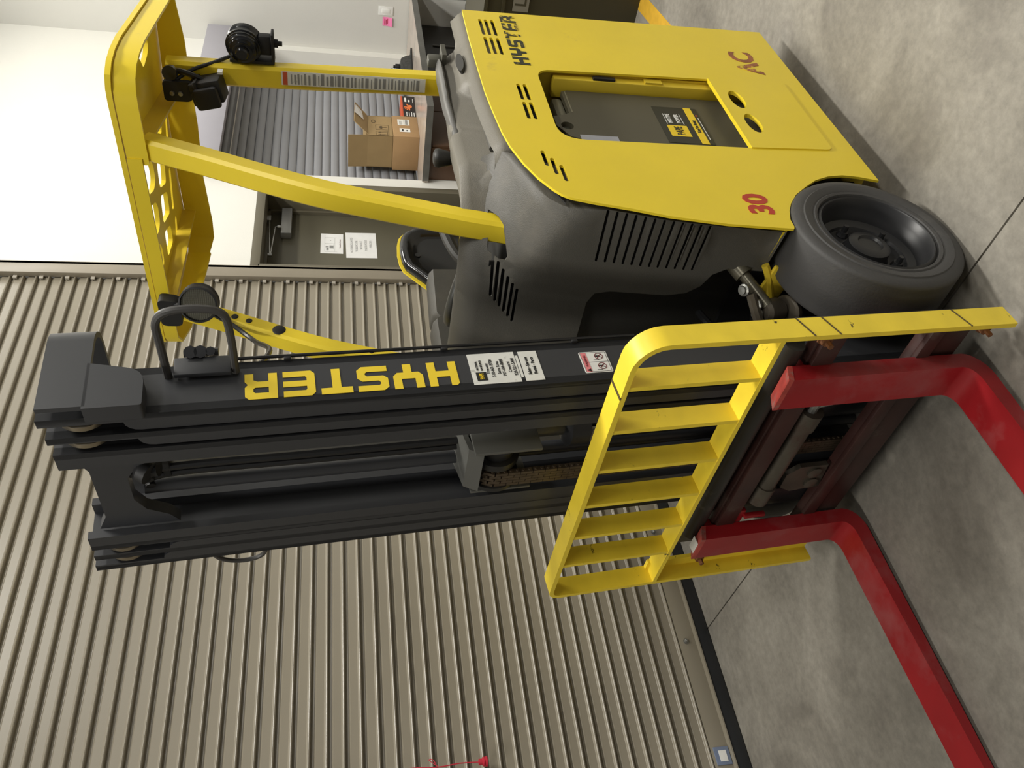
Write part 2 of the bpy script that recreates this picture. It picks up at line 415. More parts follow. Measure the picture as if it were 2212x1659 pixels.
obj('rubber_seal', bm, RUB, door1, 'black rubber seal along the floor')
b0 = None
for x in (1.366, 1.924, 2.5):
    if b0 is None:
        bm = NB(); lathe(bm, [(0, -0.014), (0.005, -0.013), (0.009, -0.008), (0.0095, 0.0), (0.013, 0.0), (0.013, 0.003), (0, 0.003)], (0, 0, 0), (0, 1, 0), 14)
        b0 = obj('bolt', bm, ZINC, door1)
        b0.location = (x-0.76, -0.025, 0.112)
    else: share(b0, 'bolt', door1, (x-0.76, -0.025, 0.112))
bm = NB(); box(bm, (0.085, -0.028, 0.07), (0.155, -0.022, 0.135), bev=0.002); obj('latch_plate', bm, mat('blue_grey_metal', (128, 142, 170), 0.3, 0.4), door1, 'bluish slide latch plate at the bottom bar')
bm = NB(); box(bm, (0.098, -0.0295, 0.085), (0.14, -0.028, 0.117)); obj('latch_sticker', bm, WHITE, door1)
bm = NB(); box(bm, (2.955, -0.055, 0), (3.05, -0.02, 3.95), bev=0.003); box(bm, (3.03, -0.055, 0), (3.05, 0.0, 3.95))
obj('guide_rail', bm, GUIDE, door1)
bm = NB(); box(bm, (2.935, -0.03, 0), (2.957, -0.021, 0.02)); e0 = obj('end_lock', bm, mat('pale_zinc_clip', (176, 170, 158), 0.4), door1); e0.location = (0, 0, 0.18)
for k in range(1, 27): share(e0, 'end_lock', door1, (0, 0, 0.18+2*PIT*k))
# red pull cord hanging in front of the door
pc = thing('pull_cord', 'red pull cord with a small ribbed red handle hanging at the roll-up door', 'cord', (0.945, 3.215, 1.06))
bm = NB(); P = [(0.0, 0, 0.035)]+[(0.003*math.sin(k), 0, 0.05+0.03*k) for k in range(1, 40)]
tube(bm, [Vector(p) for p in P], 0.0022, 6); obj('cord', bm, CORD, pc)
bm = NB(); tube(bm, smooth_path([(0.0, 0, 0.19), (0.012, 0, 0.205), (0.026, 0, 0.222), (0.026, -0.002, 0.208), (0.008, -0.002, 0.196)], 5), 0.0016, 6); obj('knot_loop', bm, CORD, pc)
bm = NB(); lathe(bm, [(0.0, 0.034), (0.011, 0.034), (0.012, 0.02), (0.017, 0.018), (0.0175, 0.013), (0.0135, 0.011), (0.0185, 0.009), (0.019, 0.002), (0.016, 0.0), (0, 0.0)], (0, 0, 0), (0, 0, 1), 18); obj('handle', bm, CORD, pc)
# entrance door in its deep frame
bm = NB()
for lo, hi in (((3.81, 3.245, 0), (3.865, 3.49, 2.07)), ((4.65, 3.245, 0), (4.705, 3.49, 2.07)), ((3.81, 3.245, 2.06), (4.705, 3.49, 2.115))): box(bm, lo, hi, bev=0.002)
for lo, hi in (((3.865, 3.43, 0), (3.88, 3.455, 2.06)), ((4.635, 3.43, 0), (4.65, 3.455, 2.06)), ((3.865, 3.43, 2.045), (4.65, 3.455, 2.06))): box(bm, lo, hi)
door2 = struct('door_2', bm, FRAMEM)
bm = NB(); box(bm, (3.87, 3.456, 0.008), (4.645, 3.50, 2.055), bev=0.002); obj('door_slab', bm, DOORM, door2)
bm = NB(); box(bm, (3.866, 3.43, 0.02), (3.884, 3.452, 1.86), bev=0.002); box(bm, (3.889, 3.44, 0.02), (3.902, 3.455, 1.86), bev=0.002); obj('latch_guard', bm, mat('bright_aluminium_strip', (214, 210, 214), 0.3, 0.6), door2, 'bright metal strip down the door edge')
bm = NB(); box(bm, (4.37, 3.405, 1.905), (4.64, 3.455, 1.97), bev=0.004); cl = obj('door_closer', bm, mat('silver_closer', (150, 150, 148), 0.4, 0.3), door2, 'silver door closer box')
bm = NB(); tube(bm, [(4.41, 3.39, 1.985), (4.405, 3.39, 2.005), (4.10, 3.37, 2.02)], 0.006, 8); tube(bm, [(4.10, 3.37, 2.025), (4.50, 3.40, 2.045)], 0.006, 8)
cyl(bm, (4.41, 3.39, 1.97), (4.41, 3.39, 1.99), 0.012, 10); cyl(bm, (4.10, 3.37, 2.01), (4.10, 3.37, 2.035), 0.010, 10); box(bm, (4.48, 3.39, 2.035), (4.53, 3.41, 2.06))
obj('closer_arm', bm, CHROME, door2)
# notices on the door
def sign(name, label, cx, cz, w_, h, tilt):
    o = thing(name, label, 'sign', (cx, 3.4555, cz)); o.rotation_euler = (0, tilt, 0); F0 = fr((0, 0, 0), (1, 0, 0), (0, 0, 1))
    plate('paper', F0, w_, h, PAPER, o, 0.0008); return o, F0
s, F0 = sign('evacuation_notice', 'white paper notice with a floor plan on the door, the upper of two', 4.335, 1.645, 0.205, 0.145, 0.01)
L = []
for x0, y0, x1, y1 in [(-.085, .045, .085, .046), (-.085, -.035, -.084, .046), (-.085, -.02, .06, -.019), (.0, -.02, .001, .046), (.06, -.03, .061, .046), (-.06, -.012, -.01, -.011), (-.05, -.01, -.02, .015), (-.07, .02, -.045, .035), (.03, .005, .036, .012), (-.04, .02, -.03, .04)]: L.append((x0, y0, x1, max(y1, y0+0.001)))
bars('floor_plan', F0, L, INKG, s)
text('Evacuation Route', 0.013, fr((0.0, -0.0012, -0.052), (1, 0, 0), (0, 0, 1)), mat('dark_red_print', (96, 50, 48), 0.5), s)
s, F0 = sign('paperwork_notice', 'white paper notice in grey capitals on the door, the lower of two', 4.325, 1.455, 0.262, 0.20, -0.015)
for k, (t_, xx) in enumerate([('NOTHING LEAVES', 0), ('WAREHOUSE', -0.01), ('WITHOUT', 0.0), ('PAPERWORK', 0.0), ('(PERIOD)', 0.01)]):
    text(t_, 0.023, fr((xx, -0.0012, 0.062-0.031*k), (1, 0, 0), (0, 0, 1)), mat('pale_grey_print', (158, 158, 158), 0.6), s, sx=0.82)
# counter shutter, its hood and the counter
sh = thing('counter_shutter', 'grey ribbed roll-down shutter closed above the service counter', 'shutter', (5.7, 3.46, 1.05))
bm = NB(); pr = [(0.0, 0.0), (-0.006, 0.006), (-0.010, 0.020), (-0.010, 0.040), (-0.006, 0.054), (0.0, 0.059), (0.008, 0.059), (0.008, 0.0)]
rings(bm, [[Vector((x, y, z)) for y, z in pr] for x in (-0.865, 0.875)]); q0 = obj('shutter_slat', bm, SHUT, sh, smooth=50); q0.location = (0, 0, 0)
for k in range(1, 22): share(q0, 'shutter_slat', sh, (0, 0, 0.0605*k))
bm = NB(); box(bm, (-0.868, -0.03, 0), (-0.83, -0.012, 1.31), bev=0.002); obj('shutter_guide', bm, mat('dark_shutter_guide', (84, 84, 84), 0.4), sh)
bm = NB(); box(bm, (-0.865, -0.015, -0.015), (0.875, 0.015, 0.0)); obj('shutter_sill', bm, LAME, sh)
hd = thing('shutter_hood', 'lavender grey sheet metal hood box above the counter shutter', 'hood', (5.7, 3.2, 2.36))
bm = NB(); box(bm, (-0.88, -0.08, 0.0), (0.92, 0.07, 0.24), bev=0.004); obj('hood_box', bm, HOOD, hd)
bm = NB(); box(bm, (-0.85, -0.03, -0.035), (0.88, 0.06, 0.0), bev=0.004); obj('header_shade_band', bm, mat('header_shade_grey', (92, 91, 90), 0.4), hd)  # dark band stands for the header and the shadow gap under the hood
ct = thing('service_counter', 'long laminate service counter with a grey edge in front of the shutter', 'counter', (5.7, 3.0, 0.99))
bm = NB(); cp_ = [(-0.90, 0.262), (-0.84, -0.28), (0.95, -0.28), (0.95, 0.262), (0.872, 0.262), (0.872, 0.42), (-0.862, 0.42), (-0.862, 0.262)]
sheet(bm, cp_, [], lambda p: Vector((p[0], p[1], 0.04)), lambda p: Vector((p[0], p[1], 0.0))); obj('worktop', bm, LAM, ct)
bm = NB(); box(bm, (-0.845, -0.284, -0.003), (0.95, -0.279, 0.0405)); rings(bm, [[Vector((x, y, z)) for x, y in ((-0.905, 0.25), (-0.845, -0.284), (-0.840, -0.28), (-0.898, 0.25))] for z in (-0.003, 0.0405)]); obj('edge_band', bm, LAME, ct)
cb = thing('base_cabinet', 'brown veneer base cabinet under the left part of the counter', 'cabinet', (5.1, 3.1, 0))
bm = NB(); box(bm, (-0.26, -0.085, 0.0), (0.55, 0.165, 0.985)); obj('carcass', bm, CAB, cb)
for x0, x1 in ((-0.255, 0.18), (0.19, 0.545)):
    bm = NB(); box(bm, (x0, -0.105, 0.09), (x1, -0.087, 0.975), bev=0.002); obj('door', bm, CAB, cb)
cb = thing('dark_cabinet', 'near-black cabinet under the right part of the counter', 'cabinet', (6.1, 3.1, 0))
bm = NB(); box(bm, (-0.445, -0.085, 0.0), (0.545, 0.165, 0.985)); obj('carcass', bm, CABD, cb)
for x0, x1 in ((-0.44, 0.02), (0.03, 0.54)):
    bm = NB(); box(bm, (x0, -0.105, 0.09), (x1, -0.087, 0.975), bev=0.002); d_ = obj('door', bm, CABD, cb)
    bm = NB(); box(bm, (x0+0.14, -0.118, 0.55), (x0+0.155, -0.105, 0.86), bev=0.003); obj('handle', bm, mat('dull_dark_handle', (84, 82, 78), 0.4), d_)
# things on the counter
ZC = 1.03
def carton(name, label, loc, rz, sx, sy, sz, m, open_=False):
    o = thing(name, label, 'box', loc, rz); bm = NB(); t = 0.004
    if not open_:
        box(bm, (-sx/2, -sy/2, 0), (sx/2, sy/2, sz), bev=0.003); obj('carton_body', bm, m, o)
    else:
        box(bm, (-sx/2, -sy/2, 0), (sx/2, sy/2, t))
        for lo, hi in (((-sx/2, -sy/2, 0), (sx/2, -sy/2+t, sz)), ((-sx/2, sy/2-t, 0), (sx/2, sy/2, sz)), ((-sx/2, -sy/2, 0), (-sx/2+t, sy/2, sz)), ((sx/2-t, -sy/2, 0), (sx/2, sy/2, sz))): box(bm, lo, hi)
        obj('carton_body', bm, m, o)
    return o
RZB = 0.05
lowb = carton('lower_carton', 'closed cardboard carton with two shipping labels, under an open one', (5.30, 3.275, ZC), RZB, 0.30, 0.27, 0.185, CARD)
upb = carton('open_carton', 'open cardboard carton with raised flaps on top of another carton', (5.305, 3.275, ZC+0.186), RZB, 0.285, 0.25, 0.18, CARDD, True)
FL = lambda x, z, sy: fr((x, -sy/2-0.0005, z), (1, 0, 0), (0, 0, 1))
for lp, sy, L in ((lowb, 0.28, [('white', 0.06, 0.10, 0.085, 0.08)]),):
    pass
FE = fr((-0.2005, 0.0, 0.09), (0, -1, 0), (0, 0, 1))   # left end faces the room's far side
FF = fr((0.0, -0.1405, 0.0), (1, 0, 0), (0, 0, 1))
plate('shipping_label', fr((0.055, -0.1355, 0.105), (1, 0, 0), (0, 0, 1)), 0.085, 0.085, WHITEW, lowb)
bars('label_print', fr((0.055, -0.1355, 0.105), (1, 0, 0), (0, 0, 1)), [(-0.035, 0.015+0.006*k, 0.02, 0.018+0.006*k) for k in range(3)]+[(-0.035, -0.03, 0.035, -0.012), (-0.03, -0.005, 0.03, -0.002)], INKG, lowb)
plate('address_label', fr((-0.06, -0.1355, 0.10), (1, 0, 0), (0, 0, 1)), 0.05, 0.075, WHITE, lowb)
bars('label_print', fr((-0.06, -0.1355, 0.10), (1, 0, 0), (0, 0, 1)), [(-0.016, 0.01, 0.016, 0.02), (-0.014, -0.02, 0.004, -0.01)], INK, lowb)
Fu = fr((-0.03, -0.1255, 0.075), (1, 0, 0), (0, 0, 1))
bars('handling_marks', Fu, [(-0.11, -0.045, -0.05, -0.0435), (-0.11, 0.045, -0.05, 0.0465), (-0.11, -0.045, -0.1085, 0.045), (-0.0515, -0.045, -0.05, 0.045), (-0.097, -0.03, -0.094, 0.03), (-0.068, -0.03, -0.065, 0.03), (-0.102, 0.015, -0.089, 0.019), (-0.073, 0.015, -0.06, 0.019), (-0.104, -0.036, -0.058, -0.034),
     (-0.03, -0.045, 0.04, -0.0435), (-0.03, 0.045, 0.04, 0.0465), (-0.03, -0.045, -0.0285, 0.045), (0.0385, -0.045, 0.04, 0.045), (-0.012, 0.0, 0.024, 0.012), (-0.006, 0.012, 0.018, 0.019), (0.005, -0.032, 0.008, 0.0)], mat('carton_print', (84, 70, 48), 0.7), upb)
bm = NB(); M_ = fr((0.06, -0.1255, 0.135), (1, 0, 0), (0, 0, 1))
sheet(bm, ellipse(0, 0, 0.022, 0.016), [ellipse(0, 0, 0.018, 0.012)], lambda p: M_ @ Vector((p[0], p[1], 0.0008)), lambda p: M_ @ Vector((p[0], p[1], 0))); obj('oval_mark', bm, mat('carton_print', (84, 70, 48)), upb)
def flap(pts, name='flap'):
    bm = NB(); p = [Vector(q) for q in pts]; n = (p[1]-p[0]).cross(p[2]-p[0]).normalized()*0.004
    rings(bm, [p, [q+n for q in p]]); return obj(name, bm, CARDD, upb, smooth=0)
sx, sy, sz = 0.285/2, 0.125, 0.18
flap([(-sx, -sy, sz), (-sx, sy, sz), (-sx-0.012, sy, sz+0.135), (-sx-0.012, -sy, sz+0.135)])
flap([(-sx+0.012, -sy, sz), (sx, -sy, sz), (sx+0.075, -sy-0.06, sz+0.085), (-sx+0.075, -sy-0.06, sz+0.095)])
flap([(sx, -sy, sz), (sx, sy, sz), (sx+0.10, sy-0.02, sz+0.02), (sx+0.10, -sy+0.02, sz+0.02)])
flap([(-sx, sy, sz), (sx, sy, sz), (sx-0.02, sy+0.015, sz+0.08), (-sx+0.02, sy+0.015, sz+0.08)])
bm = NB()
for k in range(3): box(bm, (-0.08+0.06*k, -0.06+0.03*k, 0.10), (-0.03+0.06*k, 0.05, 0.19+0.03*k), lambda p: V0(p), 0.008)
obj('packing_paper', bm, mat('crumpled_cream_paper', (206, 192, 170), 0.8, var=0.2, vscale=40), upb)
pw = thing('white_sheet', 'sheet of white paper lying on the flap of the open carton', 'paper', (5.305, 3.275, ZC+0.186), RZB)
bm = NB(); p = [Vector(q) for q in [(0.02, -sy-0.025, sz+0.02), (0.13, -sy-0.03, sz+0.03), (0.16, -sy-0.065, sz+0.075), (0.05, -sy-0.065, sz+0.085)]]; p = [q+Vector((0.0, -0.006, 0.004)) for q in p]
rings(bm, [p, [q+Vector((0, -0.001, 0.001)) for q in p]]); obj('sheet', bm, PAPER, pw, smooth=0)
gb = thing('glove_carton', 'black and orange glove carton beside the cardboard cartons', 'box', (5.62, 3.22, ZC), -0.12)
bm = NB(); box(bm, (-0.13, -0.06, 0), (0.13, 0.06, 0.105), bev=0.002); obj('carton_body', bm, mat('glove_carton_black', (36, 32, 32), 0.4), gb)
bm = NB(); box(bm, (-0.1305, -0.0605, 0.092), (0.1305, 0.0605, 0.1065), bev=0.002); obj('orange_lid', bm, ORANGE, gb)
bm = NB(); Mg = fr((0.0, -0.0605, 0.045), (1, 0, 0), (0, 0, 1))
for k in range(5):
    a = rad(95+28*k if k < 4 else 30); d = Vector((math.cos(a), math.sin(a))); sheet(bm, slot2((0.0, 0.0), tuple(d*0.036), 0.010), [], lambda p: Mg @ Vector((p[0], p[1], 0.001+0.0001*k)), lambda p: Mg @ Vector((p[0], p[1], 0)))
sheet(bm, ellipse(0.004, -0.004, 0.019, 0.015), [], lambda p: Mg @ Vector((p[0], p[1], 0.0016)), lambda p: Mg @ Vector((p[0], p[1], 0))); obj('glove_picture', bm, mat('orange_glove_print', (224, 120, 62), 0.5), gb)
bars('white_print', Mg, [(-0.11, 0.02-0.018*k, -0.06-0.006*(k % 2), 0.026-0.018*k) for k in range(4)]+[(0.06, 0.02, 0.11, 0.034), (0.06, -0.005, 0.085, 0.008), (0.05, -0.03, 0.10, -0.026)], WHITE, gb)
ps = thing('paper_scrap', 'small white paper scrap standing at the glove carton on the counter', 'paper', (5.66, 3.02, ZC), -0.2)
bm = NB(); rings(bm, [[Vector(q) for q in [(-0.02, 0, 0.0), (0.03, 0, 0.0), (0.035, 0.01, 0.05), (0.0, 0.012, 0.045)]], [Vector(q) for q in [(-0.02, 0.001, 0.0), (0.03, 0.001, 0.0), (0.035, 0.011, 0.05), (0.0, 0.013, 0.045)]]]); obj('paper', bm, PAPER, ps, smooth=0)
dv = thing('counter_device', 'small black desktop device with a lit white screen on the counter', 'device', (6.1, 3.08, ZC), -0.3)
bm = NB(); box(bm, (-0.17, -0.07, 0), (0.12, 0.07, 0.012), bev=0.004); obj('base', bm, BKM, dv)
bm = NB(); rings(bm, [[Vector((x, y, z)) for y, z in [(-0.05, 0.012), (0.05, 0.012), (0.05, zt*0.75), (0.02, zt), (-0.04, zt*0.9)]] for x, zt in ((-0.14, 0.075), (-0.06, 0.10), (0.03, 0.095), (0.06, 0.05))]); obj('housing', bm, mat('textured_black_housing', (58, 58, 56), 0.5, var=0.4, vscale=60), dv)
bm = NB(); box(bm, (-0.045, -0.015, 0.095), (-0.005, 0.02, 0.13), bev=0.003); box(bm, (-0.03, -0.01, 0.12), (-0.018, 0.015, 0.145)); obj('clamp_knob', bm, BKM, dv)
bm = NB(); box(bm, (-0.20, -0.06, 0.085), (-0.10, -0.052, 0.165), bev=0.002); sc_ = obj('screen_frame', bm, BKM, dv)
bm = NB(); box(bm, (-0.195, -0.0615, 0.09), (-0.105, -0.060, 0.155)); obj('screen', bm, SCREEN, dv)
# switch, note
sw = thing('light_switch', 'white rocker light switch plate on the right wall', 'switch', (6.66, 2.915, 1.215))
Fw = fr((0, 0, 0), (0, -1, 0), (0, 0, 1))
bm = NB(); box(bm, (-0.006, -0.036, -0.058), (0, 0.036, 0.058), bev=0.002); obj('plate', bm, WHITE, sw)
bm = NB(); box(bm, (-0.009, -0.016, -0.033), (-0.005, 0.016, 0.033), bev=0.001); obj('rocker', bm, WHITE, sw)
nt_ = thing('sticky_note', 'pink sticky note with red handwriting below the light switch plate', 'note', (6.659, 3.0, 1.20))
bm = NB(); rings(bm, [[Vector((-0.001-0.012*max(0, -z)/0.04, y, z)) for z in (0.038, 0.0, -0.038)] for y in (0.036, -0.036)], closed=False); rings(bm, [[Vector((-0.002-0.012*max(0, -z)/0.04, y, z)) for z in (0.038, 0.0, -0.038)] for y in (0.036, -0.036)], closed=False); obj('paper', bm, POST, nt_)
bars('handwriting', fr((-0.003, 0, 0), (0, -1, 0), (0, 0, 1)), [(-0.026, 0.02, 0.022, 0.024), (-0.024, 0.008, 0.016, 0.012), (-0.02, -0.004, 0.024, 0.0)], mat('red_pen', (180, 30, 60), 0.5), nt_, 0.0015)
# bin with lettering
bn = thing('storage_bin', 'dark olive storage bin with a grey lettered plate behind the truck', 'bin', (4.25, 1.5, 0))
bm = NB(); rings(bm, [[Vector((x, y, z)) for x, y in ((0+d, -0.55+d), (0.6-d, -0.55+d), (0.6-d, 0.6-d), (0+d, 0.6-d))] for z, d in ((0.0, 0.03), (0.74, 0.0), (0.74, -0.012), (0.755, -0.012), (0.755, 0.0), (0.83, 0.0), (0.83, -0.012), (0.85, -0.012))]); obj('body', bm, BIN, bn)
plate('label_plate', fr((-0.005, 0.19, 0.655), (0, -1, 0), (0, 0, 1)), 0.22, 0.085, mat('grey_label', (118, 115, 104), 0.5), bn, 0.002)
text('LIN', 0.085, fr((-0.0075, 0.21, 0.655), (0, -1, 0), (0, 0, 1)), mat('dark_olive_letters', (60, 56, 42), 0.5), bn, off=0.001)
# office chair at the picture edge
ch = thing('office_chair', 'black office chair standing at the counter at the picture edge', 'chair', (5.95, 2.2, 0), 0.5)
bm = NB()
for k in range(5):
    a = 2*PI*k/5+0.3; tube(bm, [(0, 0, 0.09), (0.30*math.cos(a), 0.30*math.sin(a), 0.07)], [0.03, 0.018], 8)
    lathe(bm, [(0, -0.02), (0.03, -0.02), (0.03, 0.02), (0, 0.02)], (0.30*math.cos(a), 0.30*math.sin(a), 0.03), (-math.sin(a), math.cos(a), 0), 12)
cyl(bm, (0, 0, 0.08), (0, 0, 0.42), 0.025, 12); obj('star_base', bm, BKM, ch)
bm = NB(); box(bm, (-0.25, -0.25, 0.42), (0.25, 0.25, 0.50), bev=0.035, seg=3); obj('seat', bm, BKM, ch)
bm = NB(); rings(bm, [[Vector((0.22+0.10*(z-0.6)+t, y*wd, z)) for y, t in ((-1, -0.02), (-0.6, 0.0), (0, 0.015), (0.6, 0.0), (1, -0.02), (1, 0.02), (0.6, 0.04), (0, 0.055), (-0.6, 0.04), (-1, 0.02))] for z, wd in ((0.56, 0.19), (0.62, 0.23), (0.85, 0.24), (1.05, 0.22), (1.10, 0.18))]); obj('backrest', bm, BKM, ch)
for s_ in (-1, 1):
    bm = NB(); tube(bm, smooth_path([(0.05, 0.24*s_, 0.45), (0.04, 0.30*s_, 0.48), (0.02, 0.30*s_, 0.66)], 5), 0.018, 8); box(bm, (-0.14, 0.30*s_-0.04, 0.66), (0.14, 0.30*s_+0.04, 0.69), bev=0.012); obj('armrest', bm, PLD, ch)

# ------------------------------------------------------------------ the forklift (x = rearwards, y = towards the door wall, origin on the floor under the drive axle)
DW = rad(1.2)
ox, oy = 1.552*math.cos(DW)-1.59*math.sin(DW), 1.552*math.sin(DW)+1.59*math.cos(DW)
FK = thing('forklift', 'yellow electric forklift with black mast, red forks and a yellow load backrest', 'forklift', (ox, oy, 0), DW)
V3 = Vector
def part(name, bm, m, label=None, parent=None, smooth=35, kind=None): return obj(name, bm, m, parent or FK, label, smooth, kind)

# --- drive wheels
def drive_wheel(side):
    ys = -0.5025*side if side > 0 else 0.5025
    d = (0, 1, 0) if side > 0 else (0, -1, 0)
    bm = NB(); c = (0, ys, 0.2283)
    lathe(bm, [(0.158, 0.012), (0.161, 0.002), (0.168, 0.0), (0.172, 0.003), (0.176, 0.0), (0.196, -0.003), (0.199, 0.0), (0.206, 0.0), (0.222, 0.004), (0.2275, 0.010), (0.2283, 0.016), (0.2283, 0.160), (0.220, 0.172), (0.16, 0.176), (0.155, 0.10), (0.155, 0.02)], c, d, 72)
    t = part('drive_tyre', bm, TYRE, 'wide smooth black rubber tyre' if side > 0 else None)
    bm = NB()
    lathe(bm, [(0.1585, 0.010), (0.150, 0.004), (0.147, 0.008), (0.144, 0.03), (0.136, 0.05), (0.132, 0.066), (0.112, 0.074), (0.108, 0.082), (0.064, 0.082), (0.058, 0.074), (0.056, 0.050), (0.050, 0.046), (0.034, 0.044), (0.030, 0.050), (0.0, 0.050)], c, d, 56)
    r = part('rim', bm, RIM, parent=t)
    s0 = None
    for k in range(5):
        a = rad(20+72*k)
        if s0 is None:
            bm = NB(); lathe(bm, [(0.0, -0.030), (0.007, -0.030), (0.008, -0.012), (0.013, -0.012), (0.015, -0.004), (0.017, 0.0), (0.0, 0.0)], (0, 0, 0), d, 8); s0 = part('wheel_stud', bm, RIM, parent=t)
            s0.location = (0.086*math.cos(a), ys+0.080*side, 0.2283+0.086*math.sin(a))
        else: share(s0, 'wheel_stud', t, (0.086*math.cos(a), ys+0.080*side, 0.2283+0.086*math.sin(a)))
    return t
drive_wheel(1); drive_wheel(-1)
for yy in (-0.13, 0.13):
    bm = NB(); lathe(bm, [(0.06, 0.0), (0.16, 0.0), (0.175, 0.012), (0.175, 0.10), (0.16, 0.112), (0.06, 0.112)], (1.04, yy-0.056, 0.175), (0, 1, 0), 40); part('steer_tyre', bm, TYRE)
# --- side panels
EDGE = [(1.174, 1.194), (1.211, 0.098), (0.254, 0.092), (0.258, 0.110), (0.268, 0.150), (0.272, 0.200), (0.262, 0.250), (0.240, 0.298), (0.205, 0.343), (0.163, 0.391), (0.120, 0.424), (0.085, 0.443), (0.045, 0.457), (0.016, 0.458), (0.006, 0.462), (0.006, 0.475), (0.016, 0.640), (0.040, 0.790), (0.065, 0.880), (0.085, 0.971), (0.102, 1.032), (0.116, 1.055), (0.138, 1.074), (0.187, 1.104), (0.253, 1.132), (0.331, 1.155), (0.400, 1.167), (0.527, 1.179), (0.621, 1.186), (0.765, 1.190), (0.966, 1.194)]
XE = [(0.47, 0.004), (0.64, 0.016), (0.79, 0.040), (0.88, 0.065), (0.971, 0.085), (1.036, 0.102), (1.074, 0.138), (1.104, 0.187), (1.132, 0.253), (1.158, 0.331), (1.20, 0.45), (1.28, 0.62)]
ZP = [(0.085, 0.971), (0.102, 1.032), (0.138, 1.074), (0.187, 1.104), (0.253, 1.132), (0.331, 1.155), (0.400, 1.167), (0.527, 1.179), (0.621, 1.186), (0.765, 1.190), (1.2, 1.194)]
open_ = rpoly([(0.784, 1.008), (0.806, 0.433), (0.806, 0.172), (0.405, 0.178), (0.393, 0.433), (0.384, 1.008)], [0.05, 0, 0.02, 0.02, 0, 0.075], 6)
slots = []
for z in (1.140, 1.1205, 1.100):
    slots += [slot2((1.003, z+0.001), (1.107, z+0.002), 0.0125), slot2((0.871, z), (0.973, z+0.001), 0.0125)]
for z in (1.079, 1.0595): slots += [slot2((0.594, z), (0.675, z+0.001), 0.0125), slot2((0.487, z-0.001), (0.568, z), 0.0125)]
slots += [slot2((0.249, 1.069), (0.310, 1.071), 0.0125), slot2((0.212, 1.050), (0.276, 1.051), 0.0125), slot2((0.182, 1.030), (0.243, 1.032), 0.0125)]
bm = NB()
sheet(bm, EDGE, [open_]+slots, lambda p: V3((p[0], -0.490, p[1])), lambda p: V3((p[0], -0.483, p[1])))
sp = part('side_panel', bm, Y, 'yellow left side panel with vent slots and a battery window')
bm = NB()
cov = rpoly([(0.806, 0.436), (0.818, 0.165), (0.405, 0.170), (0.391, 0.436)], [0.0, 0.02, 0.02, 0.0], 4)
sheet(bm, cov, [ellipse(0.676, 0.380, 0.055, 0.024), ellipse(0.533, 0.378, 0.055, 0.024)], lambda p: V3((p[0], -0.4935, p[1])), lambda p: V3((p[0], -0.481, p[1])))
part('access_cover', bm, Y, 'yellow removable cover with two oval hand holes', sp)
bm = NB()
for p in slots[:]: pass
sheet(bm, [(0.10, 1.045), (0.20, 1.015), (0.36, 1.02), (1.16, 1.02), (1.16, 1.175), (0.50, 1.165), (0.33, 1.140), (0.20, 1.085)], [], lambda p: V3((p[0], -0.474, p[1])), lambda p: V3((p[0], -0.470, p[1])))
part('slot_dark_sheet', bm, BKM, None, sp, smooth=0)  # added black sheet, stands in for the shade inside the panel slots
TXL = lambda x, z, y=-0.4903, ax=(1, 0, 0), ay=(0, 0, 1): fr((x, y, z), ax, ay)
block_text('HYS', TXL(0.805, 1.020), 0.050, 0.052, 0.0095, WORNBLK, sp, 'lettering', 0.0009, 0.02)
block_text('TER', TXL(0.984, 1.021), 0.050, 0.052, 0.0095, WORNBLK2, sp, 'worn_lettering', 0.0009, 0.02)
text('30', 0.094, TXL(0.109, 0.521), REDINK, sp, 'red_number', sx=0.98, off=0.0035)
text('AC', 0.115, TXL(0.95, 0.245), WORNRED, sp, 'worn_red_letters', sx=0.98, off=0.004)
# right panel with black lining
EDR = [(1.28, 1.05), (1.28, 0.098), (0.254, 0.092)]+EDGE[3:27]+[(0.62, 1.180), (0.815, 1.208), (0.900, 1.270), (0.994, 1.348), (1.04, 1.362), (1.10, 1.368), (1.16, 1.366), (1.205, 1.358), (1.235, 1.340), (1.262, 1.30)]
bm = NB(); sheet(bm, EDR, [], lambda p: V3((p[0], 0.490, p[1])), lambda p: V3((p[0], 0.483, p[1]))); sr = part('side_panel', bm, Y, 'yellow right side panel that rises behind the wheel')
lin_ = [(1.268, 1.06), (1.268, 0.60), (0.60, 0.60), (0.60, 1.155), (0.822, 1.197), (0.908, 1.258), (1.000, 1.338), (1.045, 1.351), (1.10, 1.357), (1.16, 1.355), (1.20, 1.347), (1.226, 1.330), (1.252, 1.296)]
cx_, cz_ = 1.05, 1.1
bm = NB()
def linr(s, y): return [V3((cx_+(x-cx_)*s, y, cz_+(z-cz_)*s)) for x, z in lin_]
rings(bm, [linr(1.0, 0.483), linr(1.0, 0.47), linr(0.975, 0.455), linr(0.93, 0.448), linr(0.86, 0.45), linr(0.80, 0.468), linr(0.72, 0.472)])
part('panel_lining', bm, BKG, 'glossy black moulded lining inside the right panel', sr, smooth=60)
bm = NB(); lathe(bm, [(0, -0.003), (0.012, -0.003), (0.012, 0.0), (0, 0.0)], (1.085, 0.470, 1.285), (0, 1, 0), 16); part('lining_hole', bm, BKM, None, sr)
